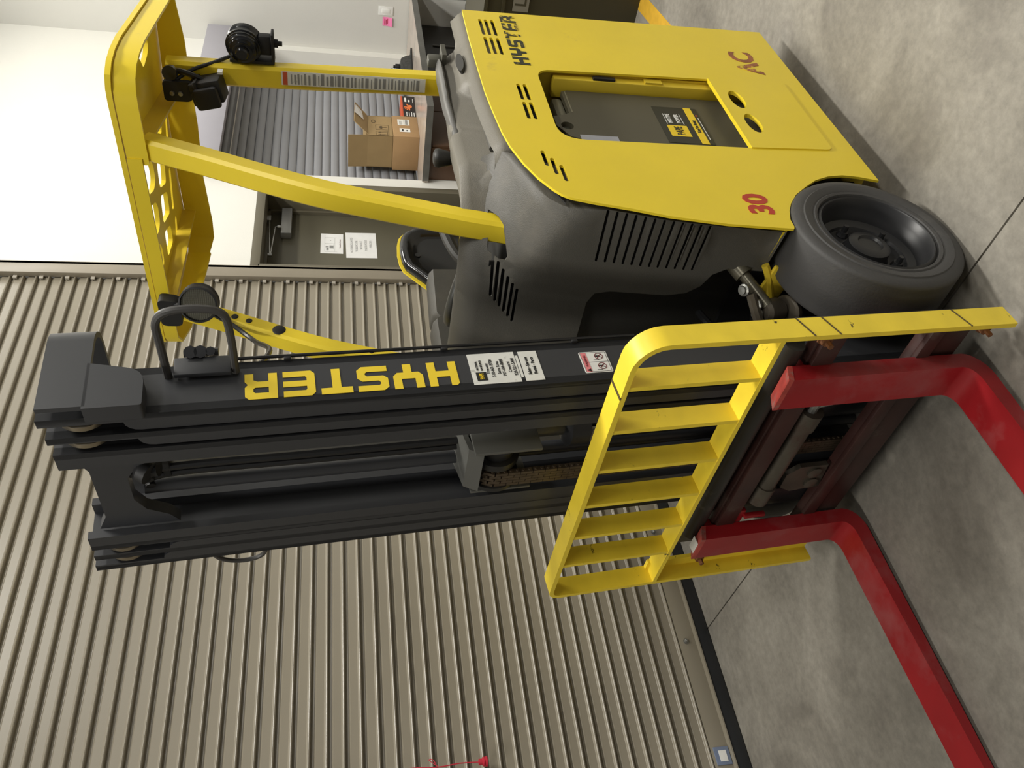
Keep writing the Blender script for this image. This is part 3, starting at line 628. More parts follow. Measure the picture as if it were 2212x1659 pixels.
# --- chassis, bulkhead, floor
bm = NB()
box(bm, (0.30, -0.478, 0.10), (0.80, 0.478, 0.145), bev=0.004)
box(bm, (0.805, -0.478, 0.10), (0.818, 0.478, 1.12)); box(bm, (0.77, -0.472, 0.10), (0.805, -0.41, 0.95), bev=0.004)
rings(bm, [[V3((x, y, z)) for x, y in ((0.80, -0.40), (0.80, -0.478), (0.775, -0.478), (0.775, -0.40))] for z in (0.595, 0.652)])
box(bm, (0.30, 0.44, 0.12), (1.24, 0.478, 1.10)); box(bm, (0.82, -0.478, 0.10), (1.20, -0.455, 0.95)); box(bm, (0.82, -0.46, 0.30), (1.19, 0.46, 0.34)); box(bm, (0.86, -0.46, 0.10), (1.20, -0.20, 0.30)); box(bm, (0.86, 0.20, 0.10), (1.20, 0.46, 0.30))
part('chassis', bm, YD)
bm = NB(); box(bm, (0.774, -0.4795, 0.752), (0.790, -0.4715, 0.823)); part('chassis_slot', bm, BKM)
bm = NB(); box(bm, (0.22, -0.46, 0.14), (0.29, 0.46, 1.10)); box(bm, (0.10, -0.33, 0.10), (0.30, 0.33, 0.50)); box(bm, (0.28, -0.47, 1.06), (0.81, 0.47, 1.09)); part('firewall_light_block', bm, BKM)  # dark firewall, plus a top deck plate added to block light from above
bm = NB(); cyl(bm, (0, -0.42, 0.228), (0, 0.42, 0.228), 0.075, 20); box(bm, (-0.09, -0.20, 0.12), (0.20, 0.20, 0.36), bev=0.03); part('drive_axle', bm, BKM)
# --- battery in its window
bm = NB()
bo = [(0.762, 0.150), (0.762, 0.905), (0.752, 0.925), (0.622, 0.925), (0.604, 0.955), (0.598, 0.978), (0.545, 0.978), (0.487, 0.945), (0.478, 0.918), (0.400, 0.918), (0.320, 0.90), (0.320, 0.150)]
sheet(bm, bo, [ellipse(0.547, 0.945, 0.021, 0.019)], lambda p: V3((p[0], -0.440, p[1])), lambda p: V3((p[0], -0.425, p[1])))
box(bm, (0.322, -0.424, 0.15), (0.760, 0.40, 0.915), bev=0.004)
bt = part('battery', bm, BATT, 'dark grey battery seen through the window of the side panel')
bm = NB(); box(bm, (0.625, -0.441, 0.912), (0.755, -0.434, 0.916)); box(bm, (0.62, -0.42, 0.92), (0.75, -0.2, 0.955), bev=0.01); part('battery_lid', bm, mat('battery_lid_grey', (122, 118, 98), 0.5), None, bt)
bm = NB(); box(bm, (0.60, -0.40, 0.955), (0.66, -0.36, 1.0), bev=0.006); tube(bm, smooth_path([(0.62, -0.38, 0.99), (0.60, -0.40, 1.02), (0.5, -0.38, 1.02)], 5), 0.012, 8); part('cable_plug', bm, mat('dull_red_plug', (160, 92, 66), 0.5), 'dull red cable plug', bt)
bm = NB(); lathe(bm, [(0, 0.0), (0.012, 0.0), (0.014, 0.01), (0, 0.01)], (0.547, -0.430, 0.945), (0, 1, 0), 14); part('lifting_bolt', bm, BATL, None, bt)
BL = lambda x, z, y=-0.4405: fr((x, y, z), (1, 0, 0), (0, 0, 1))
plate('maker_label', BL(0.590, 0.571), 0.212, 0.148, BATL, bt, 0.0008)
plate('yellow_stripe', BL(0.590, 0.528, -0.4412), 0.212, 0.0245, YINK, bt, 0.0006)
plate('yellow_badge', BL(0.5535, 0.593, -0.4412), 0.0635, 0.064, YINK, bt, 0.0006)
text('PAPE', 0.036, BL(0.5535, 0.591, -0.4420), BATL, bt, sx=0.62, off=0.0006)
text('MOTIVE', 0.019, BL(0.626, 0.606, -0.4413), WHITE, bt, sx=0.78, off=0.0006)
text('POWER', 0.019, BL(0.626, 0.579, -0.4413), WHITE, bt, sx=0.78, off=0.0006)
text('Keep You Moving', 0.015, BL(0.585, 0.528, -0.4420), BATL, bt, sx=0.66, off=0.0004)
bars('label_lines', BL(0.59, 0.571), [(0.003, 0.048, 0.064, 0.0495), (0.003, -0.006, 0.064, -0.0045), (-0.08, -0.0655, 0.05, -0.0635)], WHITE, bt)
plate('red_mark', BL(0.652, 0.508, -0.4412), 0.008, 0.005, REDINK, bt, 0.0006)
plate('data_plate', BL(0.475, 0.86, -0.4405), 0.045, 0.115, mat('blue_grey_plate', (170, 172, 180), 0.35), bt, 0.0008)
# --- front cowl
XF = [(0.47, 0.030), (0.80, 0.058), (1.0, 0.085), (1.1, 0.105), (1.2, 0.135), (1.24, 0.150), (1.265, 0.172), (1.28, 0.215)]
Y1 = [(0.47, 0.445), (1.0, 0.42), (1.05, 0.33), (1.10, 0.20), (1.16, 0.12), (1.28, 0.08)]
def cowl_x(y, z):
    y1 = lerp_t(Y1, z); t = max(0.0, (abs(y)-y1)/(0.476-y1))
    xf = lerp_t(XF, z); return xf+(lerp_t(XE, z)+0.006-xf)*t**2.1
co_ = [(-0.476, 0.475), (-0.33, 0.475), (-0.33, 0.575), (-0.305, 0.612), (-0.262, 0.632), (-0.235, 0.665), (-0.222, 0.72), (-0.218, 0.875), (-0.205, 0.915), (-0.17, 0.93)]
co_ = co_+[(-y, z) for y, z in reversed(co_)]
top = [(0.476, 1.152), (0.455, 1.178), (0.42, 1.215), (0.37, 1.246), (0.31, 1.264), (0.22, 1.273), (0.10, 1.277)]
co_ = co_+top+[(-y, z) for y, z in reversed(top)]
ch_ = []
for k in range(12):
    z = 0.935-k*(0.935-0.672)/11
    ch_.append(slot2((-0.468, z+0.002), (-0.318, z), 0.0085, 4))
for k in range(6):
    ch_.append(slot2((-0.253+0.0145*k, 1.190-0.0135*k), (-0.142+0.015*k, 1.189-0.0137*k), 0.0085, 4))
ch_.append([(-0.338, 1.205), (-0.338, 1.180), (-0.328, 1.168), (-0.262, 1.155), (-0.252, 1.160), (-0.248, 1.175), (-0.256, 1.205)])
bm = NB()
sheet(bm, co_, ch_, lambda p: V3((cowl_x(p[0], p[1]), p[0], p[1])), lambda p: V3((cowl_x(p[0], p[1])+0.006, p[0]*0.99, p[1])), step=(0.035, 0.028))
cw = part('front_cowl', bm, PL, 'dusty dark grey plastic front cowl with vent slots', smooth=50)
bm = NB()
box(bm, (0.115, -0.30, 0.50), (0.135, 0.30, 0.99)); box(bm, (0.10, -0.235, 0.60), (0.125, -0.222, 0.94), bev=0.004); box(bm, (0.10, 0.222, 0.60), (0.125, 0.235, 0.94), bev=0.004); box(bm, (0.095, -0.23, 0.935), (0.13, 0.23, 0.95), bev=0.005)
part('cowl_recess', bm, PLD, None, cw)
bm = NB(); box(bm, (0.108, -0.46, 0.64), (0.112, -0.30, 0.96)); part('slot_dark_sheet', bm, BKM, None, cw, smooth=0)  # added black sheet so the lower cowl slots stay dark
bm = NB(); box(bm, (0.165, -0.235, 1.10), (0.17, 0.03, 1.20)); part('slot_dark_sheet', bm, BKM, None, cw, smooth=0)  # same added dark sheet behind the upper cowl slots
bm = NB(); rings(bm, [[V3((0.012, -0.482, 0.474)), V3((0.035, -0.33, 0.474)), V3((0.05, -0.33, 0.474)), V3((0.03, -0.482, 0.474))], [V3((0.012, -0.482, 0.481)), V3((0.035, -0.33, 0.481)), V3((0.05, -0.33, 0.481)), V3((0.03, -0.482, 0.481))]])
part('frame_lip', bm, Y)
bm = NB(); box(bm, (0.0, -0.345, 0.40), (0.012, -0.25, 0.47), lambda p: Matrix.Rotation(rad(12), 4, 'X') @ V3((p[0], p[1]+0.08, p[2]+0.06)), 0.003)
tube(bm, smooth_path([(0.02, -0.36, 0.485), (0.01, -0.335, 0.47), (0.005, -0.30, 0.455), (0.0, -0.25, 0.43), (0.0, -0.21, 0.39)], 5), 0.011, 8)
part('axle_bracket', bm, YD)
# tilt cylinder joint by the wheel
bm = NB(); cyl(bm, (0.16, -0.355, 0.60), (0.03, -0.315, 0.525), 0.026, 18); cyl(bm, (0.03, -0.315, 0.525), (-0.06, -0.285, 0.478), 0.016, 14); tc_ = part('tilt_cylinder', bm, mat('dirty_cylinder_steel', (96, 92, 78), 0.3, 0.5, var=0.2, vscale=30))
bm = NB(); lathe(bm, [(0, 0), (0.030, 0), (0.034, 0.012), (0.034, 0.055), (0.026, 0.066), (0, 0.066)], (-0.045, -0.262, 0.43), (-0.35, -0.1, 1), 20); lathe(bm, [(0, 0), (0.044, 0), (0.046, 0.014), (0.040, 0.02), (0, 0.02)], (-0.05, -0.26, 0.40), (-0.35, -0.1, 1), 20)
tube(bm, smooth_path([(-0.04, -0.31, 0.53), (-0.09, -0.25, 0.50), (-0.11, -0.21, 0.46), (-0.10, -0.18, 0.40)], 5), 0.014, 8); part('clevis', bm, STEEL, None, tc_)
for q in ((-0.03, -0.315, 0.545), (-0.055, -0.285, 0.508), (-0.065, -0.262, 0.50)):
    bm = NB(); lathe(bm, [(0, 0), (0.017, 0), (0.017, 0.008), (0.012, 0.010), (0.011, 0.016), (0, 0.017)], q, (-0.5, -0.2, 1), 12); part('joint_bolt', bm, ZINC, None, tc_)
bm = NB(); tube(bm, smooth_path([(0.05, -0.16, 0.60), (-0.02, -0.17, 0.585), (-0.05, -0.19, 0.56), (-0.05, -0.20, 0.50)], 6), 0.012, 8); tube(bm, smooth_path([(0.05, -0.20, 0.42), (-0.03, -0.15, 0.46), (-0.02, -0.10, 0.40), (0.05, -0.05, 0.36)], 6), 0.016, 8); part('hydraulic_hose', bm, HOSE, None, tc_)
# --- dash console along both sides
def console(sgn, x0, x1, mt):
    ZS = [(0.17, 1.262), (0.25, 1.276), (0.43, 1.284), (0.53, 1.287), (0.545, 1.272), (0.56, 1.285), (0.80, 1.279), (0.96, 1.281), (1.00, 1.272), (1.03, 1.240), (1.06, 1.222), (1.18, 1.205)]
    rs = []; n = 46
    for k in range(n+1):
        x = x0+(x1-x0)*k/n; zp = lerp_t(ZP, x); zs = lerp_t(ZS, x); d = 0.0
        if 0.33 < x < 0.74: d = min(1, (x-0.33)/0.03, (0.74-x)/0.05)
        pr = [(0.480, zp-0.03), (0.480, zp+0.004), (0.472, zp+0.014), (0.462, zp+0.022), (0.452, zp+0.030), (0.447, zp+0.036-0.045*d), (0.425, zp+(zs-zp)*0.55-0.065*d), (0.416, zp+(zs-zp)*0.62-0.06*d), (0.409, zp+(zs-zp)*0.78-0.004*d), (0.398, zs-0.004), (0.385, zs), (0.33, zs-0.006), (0.31, zs-0.02), (0.305, 1.06), (0.47, 1.05)]
        tf = min(1.0, max(0.12, (x-0.235)/0.125)); pr = [(0.305+(y-0.305)*tf, z if z > 1.1 else z) for y, z in pr]
        rs.append([V3((x, -y*sgn, z)) for y, z in pr])
    bm = NB(); rings(bm, rs); return part('side_console', bm, mt, 'dusty grey plastic console along the top of the side panel' if sgn > 0 else None, smooth=50)
cn = console(1, 0.24, 1.175, PLL); console(-1, 0.24, 0.80, PL)
bm = NB(); tube(bm, [(0.40, -0.437, 1.186), (0.70, -0.440, 1.196)], 0.010, 10); part('pocket_rail', bm, PL, None, cn)
bm = NB(); M_ = fr((0.86, -0.455, 1.230), (1, 0, 0), (0, 0.55, 0.83))
sheet(bm, ellipse(0, 0, 0.055, 0.013), [], lambda p: M_ @ V3((p[0], p[1], 0.004)), lambda p: M_ @ V3((p[0], p[1], -0.01))); part('finger_slot', bm, PLD, None, cn)
bm = NB(); rs = []
for k in range(13):
    x = 0.50+0.50*k/12; wd = 0.012+0.060*math.sin(min(1, (k+0.5)/10)*PI/2); e = 1-max(0, (k-9.5)/2.5)**2*0.7
    zc = lerp_t([(0.50, 1.262), (0.70, 1.280), (1.0, 1.284)], x)
    rs.append([V3((x, -0.388+wd*0.55*math.cos(a)*e, zc+0.012*math.sin(a)*e)) for a in [2*PI*j/12 for j in range(12)]])
rings(bm, rs); part('arm_pad', bm, mat('worn_pad_plastic', (88, 87, 84), 0.38, var=0.08, bump=0.3, bscale=400), 'smooth grey arm pad on the console', cn, smooth=70)
bm = NB(); box(bm, (0.955, -0.415, 1.27), (1.0, -0.385, 1.318), lambda p: p if False else V3(p), 0.006); rings(bm, [[V3((0.94+t, -0.44+u, z)) for t, u in ((0, 0), (0.075, 0), (0.075, 0.075), (0, 0.075))] for z, in ((1.262,), (1.276,))]); part('key_switch', bm, mat('dark_olive_knob', (72, 71, 62), 0.4), 'dark T-shaped key switch', cn)
bm = NB(); lathe(bm, [(0, 0), (0.008, 0), (0.008, 0.018), (0.016, 0.02), (0.020, 0.026), (0.028, 0.062), (0.026, 0.072), (0.016, 0.077), (0, 0.078)], (0.565, -0.30, 1.248), (0, 0, 1), 20); lv = part('lever_knob', bm, PLD, 'black hydraulic lever knob', smooth=60)
bm = NB(); cyl(bm, (0.565, -0.30, 1.15), (0.565, -0.30, 1.26), 0.007, 8); part('lever_rod', bm, CHROME, None, lv)
# steering wheel and column
wc = V3((0.42, 0.035, 1.205)); wn = V3((0.42, -0.10, 0.90)).normalized(); u, v = basis(wn)
bm = NB(); rp = [wc+(u*math.cos(2*PI*k/40)+v*math.sin(2*PI*k/40))*0.150 for k in range(40)]
tube(bm, rp, 0.016, 12, True); sw_ = part('steering_wheel', bm, mat('wheel_grip', (66, 66, 62), 0.35), 'black steering wheel behind the cowl')
bm = NB(); lathe(bm, [(0, 0.012), (0.05, 0.014), (0.09, 0.008), (0.138, -0.004), (0.138, -0.02), (0.07, -0.03), (0, -0.03)], wc, wn, 32); part('wheel_centre', bm, BKM, None, sw_)
bm = NB(); lathe(bm, [(0, 0.055), (0.07, 0.052), (0.095, 0.03), (0.10, -0.03), (0, -0.05)], wc+V3((-0.09, 0.02, -0.02)), wn, 28); part('column_cover', bm, BKG, None, sw_)
bm = NB(); tube(bm, smooth_path([(0.46, 0.03, 1.18), (0.55, 0.05, 1.22), (0.68, 0.06, 1.245), (0.76, 0.04, 1.262)], 6), [0.014+0.006*min(1, k/10) for k in range(19)], 10); part('direction_lever', bm, PLD, 'curved dark lever behind the steering wheel')
bm = NB(); rings(bm, [[V3((x, y, z)) for x, y in ((0.20, 0.03), (0.40, 0.03), (0.44, 0.14), (0.42, 0.30), (0.20, 0.30))] for z in (1.06, 1.215)]); box(bm, (0.22, 0.05, 1.0), (0.42, 0.28, 1.21), bev=0.02); pod = part('instrument_pod', bm, PL)
bm = NB(); lathe(bm, [(0, -0.02), (0.012, -0.02), (0.012, 0.004), (0.021, 0.006), (0.023, 0.012), (0.016, 0.015), (0.010, 0.017), (0.015, 0.024), (0.020, 0.028), (0, 0.031)], (0.285, 0.055, 1.225), (-0.3, -0.25, 1), 20); part('stop_switch', bm, PINKSW, 'red emergency stop button', pod)

# --- overhead guard
ro = [(0.515, -0.44), (0.520, -0.475), (0.54, -0.505), (0.58, -0.522), (0.64, -0.528), (0.72, -0.524), (1.18, -0.455), (1.175, -0.30), (1.13, -0.16), (1.115, 0.20), (1.125, 0.405), (1.06, 0.465), (0.95, 0.468), (0.62, 0.45), (0.53, 0.43), (0.512, 0.405), (0.508, 0.38)]
rh = [[(0.55, -0.20), (0.77, -0.125), (0.795, -0.08), (0.79, -0.035), (0.75, -0.022), (0.55, -0.105)], [(0.575, -0.055), (0.735, 0.012), (0.755, 0.04), (0.742, 0.098), (0.70, 0.105), (0.575, 0.05)], [(0.59, 0.098), (0.69, 0.138), (0.706, 0.175), (0.70, 0.222), (0.655, 0.227), (0.58, 0.19)], [(0.60, 0.255), (0.665, 0.27), (0.66, 0.315), (0.59, 0.31)],
      [(0.845, -0.063), (0.951, -0.002), (0.92, 0.064), (0.825, 0.022)], [(0.812, 0.043), (0.912, 0.091), (0.895, 0.167), (0.785, 0.133)], [(0.776, 0.160), (0.871, 0.198), (0.868, 0.264), (0.762, 0.252)], [(0.759, 0.285), (0.850, 0.311), (0.852, 0.365), (0.742, 0.352)],
      [(0.905, -0.164), (1.010, -0.128), (0.985, -0.080), (0.890, -0.140)], [(0.79, -0.43), (0.88, -0.385), (0.90, -0.345), (0.99, -0.35), (1.02, -0.375), (0.96, -0.42)], [(0.62, -0.45), (0.70, -0.45), (0.74, -0.40), (0.66, -0.35)]]
rh = [rpoly(h, 0.02, 3) for h in rh]
rh += [slot2((1.00, 0.072), (0.958, 0.178), 0.030), slot2((0.962, 0.245), (0.905, 0.345), 0.030), slot2((1.085, -0.085), (1.052, -0.03), 0.026)]
bm = NB(); sheet(bm, ro, rh, lambda p: V3((p[0], p[1], 2.180)), lambda p: V3((p[0], p[1], 2.166)))
og = part('guard_roof', bm, Y, 'yellow overhead guard plate with rows of openings', smooth=30)
def fascia(pts, z0, z1, t, name='roof_skirt', lab=None):
    bm = NB(); P2 = [V3((p[0], p[1], 0)) for p in pts]; rs = []
    for i, p in enumerate(P2):
        d = (P2[min(i+1, len(P2)-1)]-P2[max(i-1, 0)]).normalized(); n = V3((-d.y, d.x, 0))
        zb = z0[i] if isinstance(z0, list) else z0
        rs.append([V3((p.x, p.y, zb)), V3((p.x, p.y, z1)), V3((p.x, p.y, z1))+n*t, V3((p.x, p.y, zb))+n*t])
    rings(bm, rs); return obj(name, bm, Y, og, lab)
lf = [(0.524, -0.26), (0.524, -0.43), (0.530, -0.465), (0.548, -0.49), (0.585, -0.508), (0.64, -0.5145), (0.72, -0.510), (1.175, -0.442)]
fascia(lf, 2.108, 2.163, -0.008, lab='yellow skirt band around the left corner of the guard')
rf = [(0.520, -0.28), (0.516, 0.0), (0.514, 0.30), (0.514, 0.385), (0.532, 0.418), (0.62, 0.438), (0.95, 0.456), (1.05, 0.455)]
fascia(rf, [2.124, 2.124, 2.124, 2.122, 2.115, 2.10, 2.085, 2.08], 2.163, 0.008)
rr_ = [(1.05, 0.456), (1.10, 0.42), (1.112, 0.36), (1.10, 0.15), (1.105, -0.05), (1.13, -0.20), (1.16, -0.32), (1.175, -0.45)]
fascia(rr_, [2.085, 2.07, 2.07, 2.078, 2.072, 2.08, 2.085, 2.10], 2.163, 0.008)
bm = NB(); rings(bm, [[V3((0.60, -0.285, 2.166)), V3((0.62, -0.285, 2.11)), V3((1.14, -0.165, 2.11)), V3((1.14, -0.165, 2.166))], [V3((0.60, -0.277, 2.166)), V3((0.62, -0.277, 2.11)), V3((1.14, -0.157, 2.11)), V3((1.14, -0.157, 2.166))]]); obj('roof_rib', bm, YD, og)
bm = NB(); rings(bm, [[V3((x, 0.27+0.04*(x-0.6), z)) for z in (2.12, 2.166)]+[V3((x, 0.278+0.04*(x-0.6), z)) for z in (2.166, 2.12)] for x in (0.56, 1.09)]); obj('roof_rib', bm, YD, og)
plate('unit_number_plate', fr((0.845, -0.4935, 2.139), (0.989, 0.148, 0), (0, 0, 1)), 0.29, 0.050, WHITEW, og, 0.001)
text('UF2851', 0.054, fr((0.845, -0.4952, 2.139), (0.989, 0.148, 0), (0, 0, 1)), MAROON, og, sx=1.42, off=0.0004)
LEG = [(0.10, 0.98), (0.150, 1.06), (0.197, 1.155), (0.222, 1.261), (0.272, 1.44), (0.329, 1.637), (0.393, 1.80), (0.462, 1.958), (0.53, 2.125)]
def leg(y0, y1, path, dep, name='guard_leg', lab=None):
    bm = NB(); rs = []; b = 0.009
    pp = smooth_path([(x, 0, z) for x, z in path], 4)
    for i, p in enumerate(pp):
        d = (pp[min(i+1, len(pp)-1)]-pp[max(i-1, 0)]).normalized(); n = V3((d.z, 0, -d.x))
        o = [(b, y0), (0, y0+b), (0, y1-b), (b, y1), (dep-b, y1), (dep, y1-b), (dep, y0+b), (dep-b, y0)]
        rs.append([V3((p.x, yy, p.z))+n*t for t, yy in o])
    rings(bm, rs); return part(name, bm, Y, lab, smooth=25)
leg(-0.33, -0.262, LEG, 0.055, lab='front left leg of the overhead guard')
l2 = leg(0.262, 0.33, LEG, 0.055, lab='front right leg of the overhead guard, with holes')
for x, z, r in ((0.448, 1.93, 0.012), (0.428, 1.885, 0.011), (0.405, 1.79, 0.022), (0.300, 1.50, 0.008)):
    t = lerp_t([(zz, xx) for xx, zz in LEG], z); bm = NB(); lathe(bm, [(0, -0.002), (r*0.8, -0.002), (r, 0.001), (0, 0.001)], (t+0.027, 0.2615, z), (0, 1, 0), 16); obj('hole_plug', bm, BKM, l2)
rl = leg(-0.33, -0.258, [(1.02, 1.12), (1.006, 1.40), (0.990, 1.78), (0.985, 2.12)], 0.052, lab='rear left leg of the overhead guard with a long white notice')
Mst = fr((0.9965-0.002, -0.303, 1.546), (0, -1, 0), (0.024, 0, 1))
Mst = fr((0.9965-0.0035, -0.302, 1.546), (0, -1, 0), (-0.027, 0, 1))
plate('safety_notice', Mst, 0.046, 0.46, WHITEW, rl, 0.001)
plate('orange_heading', Mst @ Matrix.Translation((0, 0.218, 0.0008)), 0.044, 0.014, ORANGE, rl, 0.0006)
rng = random.Random(4); L = []; yy = 0.20
while yy > -0.20:
    hgt = rng.choice([0.003, 0.006, 0.010]); L.append((-0.019, yy-hgt, 0.012+0.008*rng.random(), yy)); yy -= hgt+0.004+0.004*rng.random()
bars('notice_print', Mst, L, INKG, rl, 0.0016, 0.0008)
# lamps on the guard
def round_lamp(name, c, face, r, bracket, lab, lens):
    f = V3(face).normalized(); bm = NB()
    prof = [(0, -0.066), (0.016, -0.066), (0.020, -0.060)]
    for k in range(6):
        q = rad(20+12*k); rr_k = r*math.sin(q); hk = -0.008-0.052*math.cos(q); prof += [(rr_k, hk), (rr_k+0.0035, hk+0.001), (rr_k+0.0035, hk+0.005)]
    prof += [(r, 0.0), (r+0.002, 0.004), (r+0.002, 0.024), (r-0.003, 0.025), (r-0.005, 0.014), (0, 0.014)]
    lathe(bm, prof, c, f, 32); o = part(name, bm, BKG if not lens else BKM, lab, smooth=40)
    return o
wl = round_lamp('front_lamp', V3((0.470, 0.198, 2.030)), (-0.92, -0.38, 0.05), 0.057, None, 'round black work lamp with a wire mesh face', True)
wl_f = V3((-0.92, -0.38, 0.05)).normalized(); cc = V3((0.470, 0.198, 2.030))+wl_f*0.0165; uu = V3((0, 0, 1)).cross(wl_f).normalized(); vv = wl_f.cross(uu)
bm = NB(); lathe(bm, [(0, 0), (0.052, 0), (0.052, -0.002), (0, -0.002)], cc, wl_f, 32); obj('lamp_lens', bm, mat('grey_lamp_lens', (120, 118, 104), 0.3), wl)
bm = NB()
for k in range(-9, 10):
    h = 0.006*k; l = math.sqrt(max(0, 0.052**2-h*h))
    if l > 0.004:
        tube(bm, [cc+vv*h-uu*l+wl_f*0.003, cc+vv*h+uu*l+wl_f*0.003], 0.0009, 4); tube(bm, [cc+uu*h-vv*l+wl_f*0.002, cc+uu*h+vv*l+wl_f*0.002], 0.0006, 4)
obj('lamp_mesh', bm, mat('grey_wire_mesh', (92, 90, 80), 0.4), wl, kind='stuff')
bm = NB(); rings(bm, [[V3((0.470, y, z)) for y, z in rpoly([(0.19, 2.155), (0.30, 2.155), (0.30, 2.09), (0.20, 2.09)], 0.02)], [V3((0.505, y, z)) for y, z in rpoly([(0.19, 2.155), (0.30, 2.155), (0.30, 2.09), (0.20, 2.09)], 0.02)]]); cyl(bm, (0.48, 0.235, 2.10), (0.485, 0.235, 2.07), 0.014, 10); tube(bm, smooth_path([(0.50, 0.24, 2.12), (0.47, 0.21, 2.10), (0.475, 0.21, 2.07)], 4), 0.008, 8); obj('lamp_bracket', bm, BKM, wl)
bm = NB(); tube(bm, smooth_path([(0.48, 0.26, 1.99), (0.44, 0.27, 1.93), (0.36, 0.26, 1.86), (0.20, 0.14, 1.80), (-0.02, 0.0, 1.82)], 6), 0.008, 8); obj('lamp_cable', bm, HOSE, wl)
rw = round_lamp('rear_lamp', V3((1.03, -0.385, 1.885)), (0.93, -0.10, -0.05), 0.052, None, 'round black lamp seen from its ribbed back, on an L bracket', False)
bm = NB(); box(bm, (1.0, -0.345, 1.80), (1.05, -0.335, 1.93), bev=0.002); box(bm, (1.0, -0.43, 1.795), (1.05, -0.335, 1.803), bev=0.002); box(bm, (1.01, -0.42, 1.803), (1.04, -0.36, 1.84), bev=0.004); cyl(bm, (1.025, -0.395, 1.77), (1.025, -0.395, 1.80), 0.008, 8); cyl(bm, (1.025, -0.395, 1.783), (1.025, -0.395, 1.797), 0.014, 6); obj('lamp_bracket', bm, BKM, rw)
bm = NB(); tube(bm, smooth_path([(1.02, -0.345, 1.93), (1.0, -0.33, 1.98), (0.975, -0.315, 2.04), (0.95, -0.29, 2.09)], 6), 0.006, 8); obj('lamp_cable', bm, HOSE, rw)
bm = NB(); box(bm, (0.955, -0.323, 1.95), (0.978, -0.315, 1.965)); obj('cable_tag', bm, WHITE, rw)
bx = V3((0.93, -0.262, 1.995)); RB = Matrix.Translation(bx) @ Matrix.Rotation(rad(-14), 4, 'X') @ Matrix.Rotation(rad(10), 4, 'Z')
bm = NB(); box(bm, (-0.035, -0.045, -0.05), (0.055, 0.025, 0.045), lambda p: RB @ V3(p), 0.006); box(bm, (-0.055, -0.03, -0.04), (-0.03, 0.035, 0.035), lambda p: RB @ V3(p), 0.010); box(bm, (-0.04, -0.05, 0.018), (0.06, 0.03, 0.028), lambda p: RB @ V3(p), 0.002)
wa = part('warning_lamp', bm, BKM, 'square black warning lamp hanging under the guard roof')
bm = NB(); rings(bm, [[V3((x, y, z)) for y, z in rpoly([(-0.30, 2.125), (-0.235, 2.125), (-0.235, 2.05), (-0.26, 2.03), (-0.30, 2.04)], 0.012)] for x in (0.92, 0.935)]); obj('lamp_bracket', bm, BKM, wa)
for z in (2.10, 2.075):
    bm = NB(); lathe(bm, [(0, -0.006), (0.007, -0.005), (0.008, 0), (0, 0)], (0.92, -0.262, z), (1, 0, 0), 10); obj('bracket_bolt', bm, ZINC, wa)
bm = NB(); tube(bm, smooth_path([(0.96, -0.30, 2.10), (0.955, -0.318, 2.08), (0.95, -0.305, 2.03), (0.945, -0.285, 1.99), (0.95, -0.262, 2.035)], 6), 0.009, 8); lathe(bm, [(0, 0), (0.022, 0), (0.022, 0.02), (0, 0.02)], (0.95, -0.315, 2.10), (-1, -0.3, 0.1), 12); obj('lamp_cable', bm, HOSE, wa)

# --- mast, leaning 5 degrees forward; frame: a rearwards, y, s up along the mast
TH = rad(5)
def MT(a, y, s): return V3((a*math.cos(TH)-s*math.sin(TH), y, a*math.sin(TH)+s*math.cos(TH)))
def MTp(p): return MT(*p)
def rail(name, yo, yi, a0, a1, s0, s1, sgn, notch=None, fl=0.055, web=0.016, lab=None):
    """C channel: web at the outer side yo, flanges reaching inwards to yi; the front flange may be notched for a roller"""
    bm = NB(); S = lambda y: y*sgn
    ft = 0.020
    if notch:
        z0, z1, depth = notch
        # front flange as a sheet with the roller notch
        yn = yo-(yo-yi)*(1-depth) if False else yi+(yo-yi)*depth
        ol = [(yo, s0), (yo, s1), (yn, s1), (yn, z1)]+[(yn+(yi-yn)*math.sin(rad(90*k/4)), z1-0.03*(1-math.cos(rad(90*k/4)))-0.0) for k in range(1, 5)]+[(yi, s0)]
        sheet(bm, [(S(y), z) for y, z in ol], [], lambda p: MT(a0, p[0], p[1]), lambda p: MT(a0+ft, p[0], p[1]))
    else: box(bm, (min(S(yo), S(yi)), 0, 0), (max(S(yo), S(yi)), ft, s1-s0), lambda p: MT(a0+p[1], p[0], s0+p[2]))
    box(bm, (min(S(yo), S(yo-web)), 0, 0), (max(S(yo), S(yo-web)), a1-a0, s1-s0), lambda p: MT(a0+p[1], p[0], s0+p[2]))
    box(bm, (min(S(yo), S(yi)), 0, 0), (max(S(yo), S(yi)), ft, s1-s0), lambda p: MT(a1-ft+p[1], p[0], s0+p[2]))
    return part(name, bm, BK, lab, smooth=20)
for sg in (-1, 1):
    o1 = rail('outer_mast_rail', 0.280, 0.232, -0.233, -0.105, 0.10, 2.210, sg, (2.02, 2.055, 0.55), lab='black outer rail of the mast with yellow lettering and stickers' if sg < 0 else None)
    if sg < 0: OR = o1
    rail('middle_mast_rail', 0.228, 0.186, -0.237, -0.115, 0.09, 2.203, sg, (2.00, 2.035, 0.55))
    o3 = rail('inner_mast_rail', 0.180, 0.130, -0.240, -0.125, 0.08, 2.200, sg)
    for y_, a_ in ((0.245, -0.231), (0.197, -0.235)):
        bm = NB(); lathe(bm, [(0, 0), (0.044, 0), (0.050, 0.003), (0.050, 0.015), (0.044, 0.018), (0, 0.018)], MT(a_+0.048, sg*y_-0.009, 2.135), MT(0.0, 1, 0)-MT(0, 0, 0), 28)
        obj('mast_roller', bm, mat('worn_roller_steel', (150, 140, 122), 0.3, 0.8, var=0.15), o1)
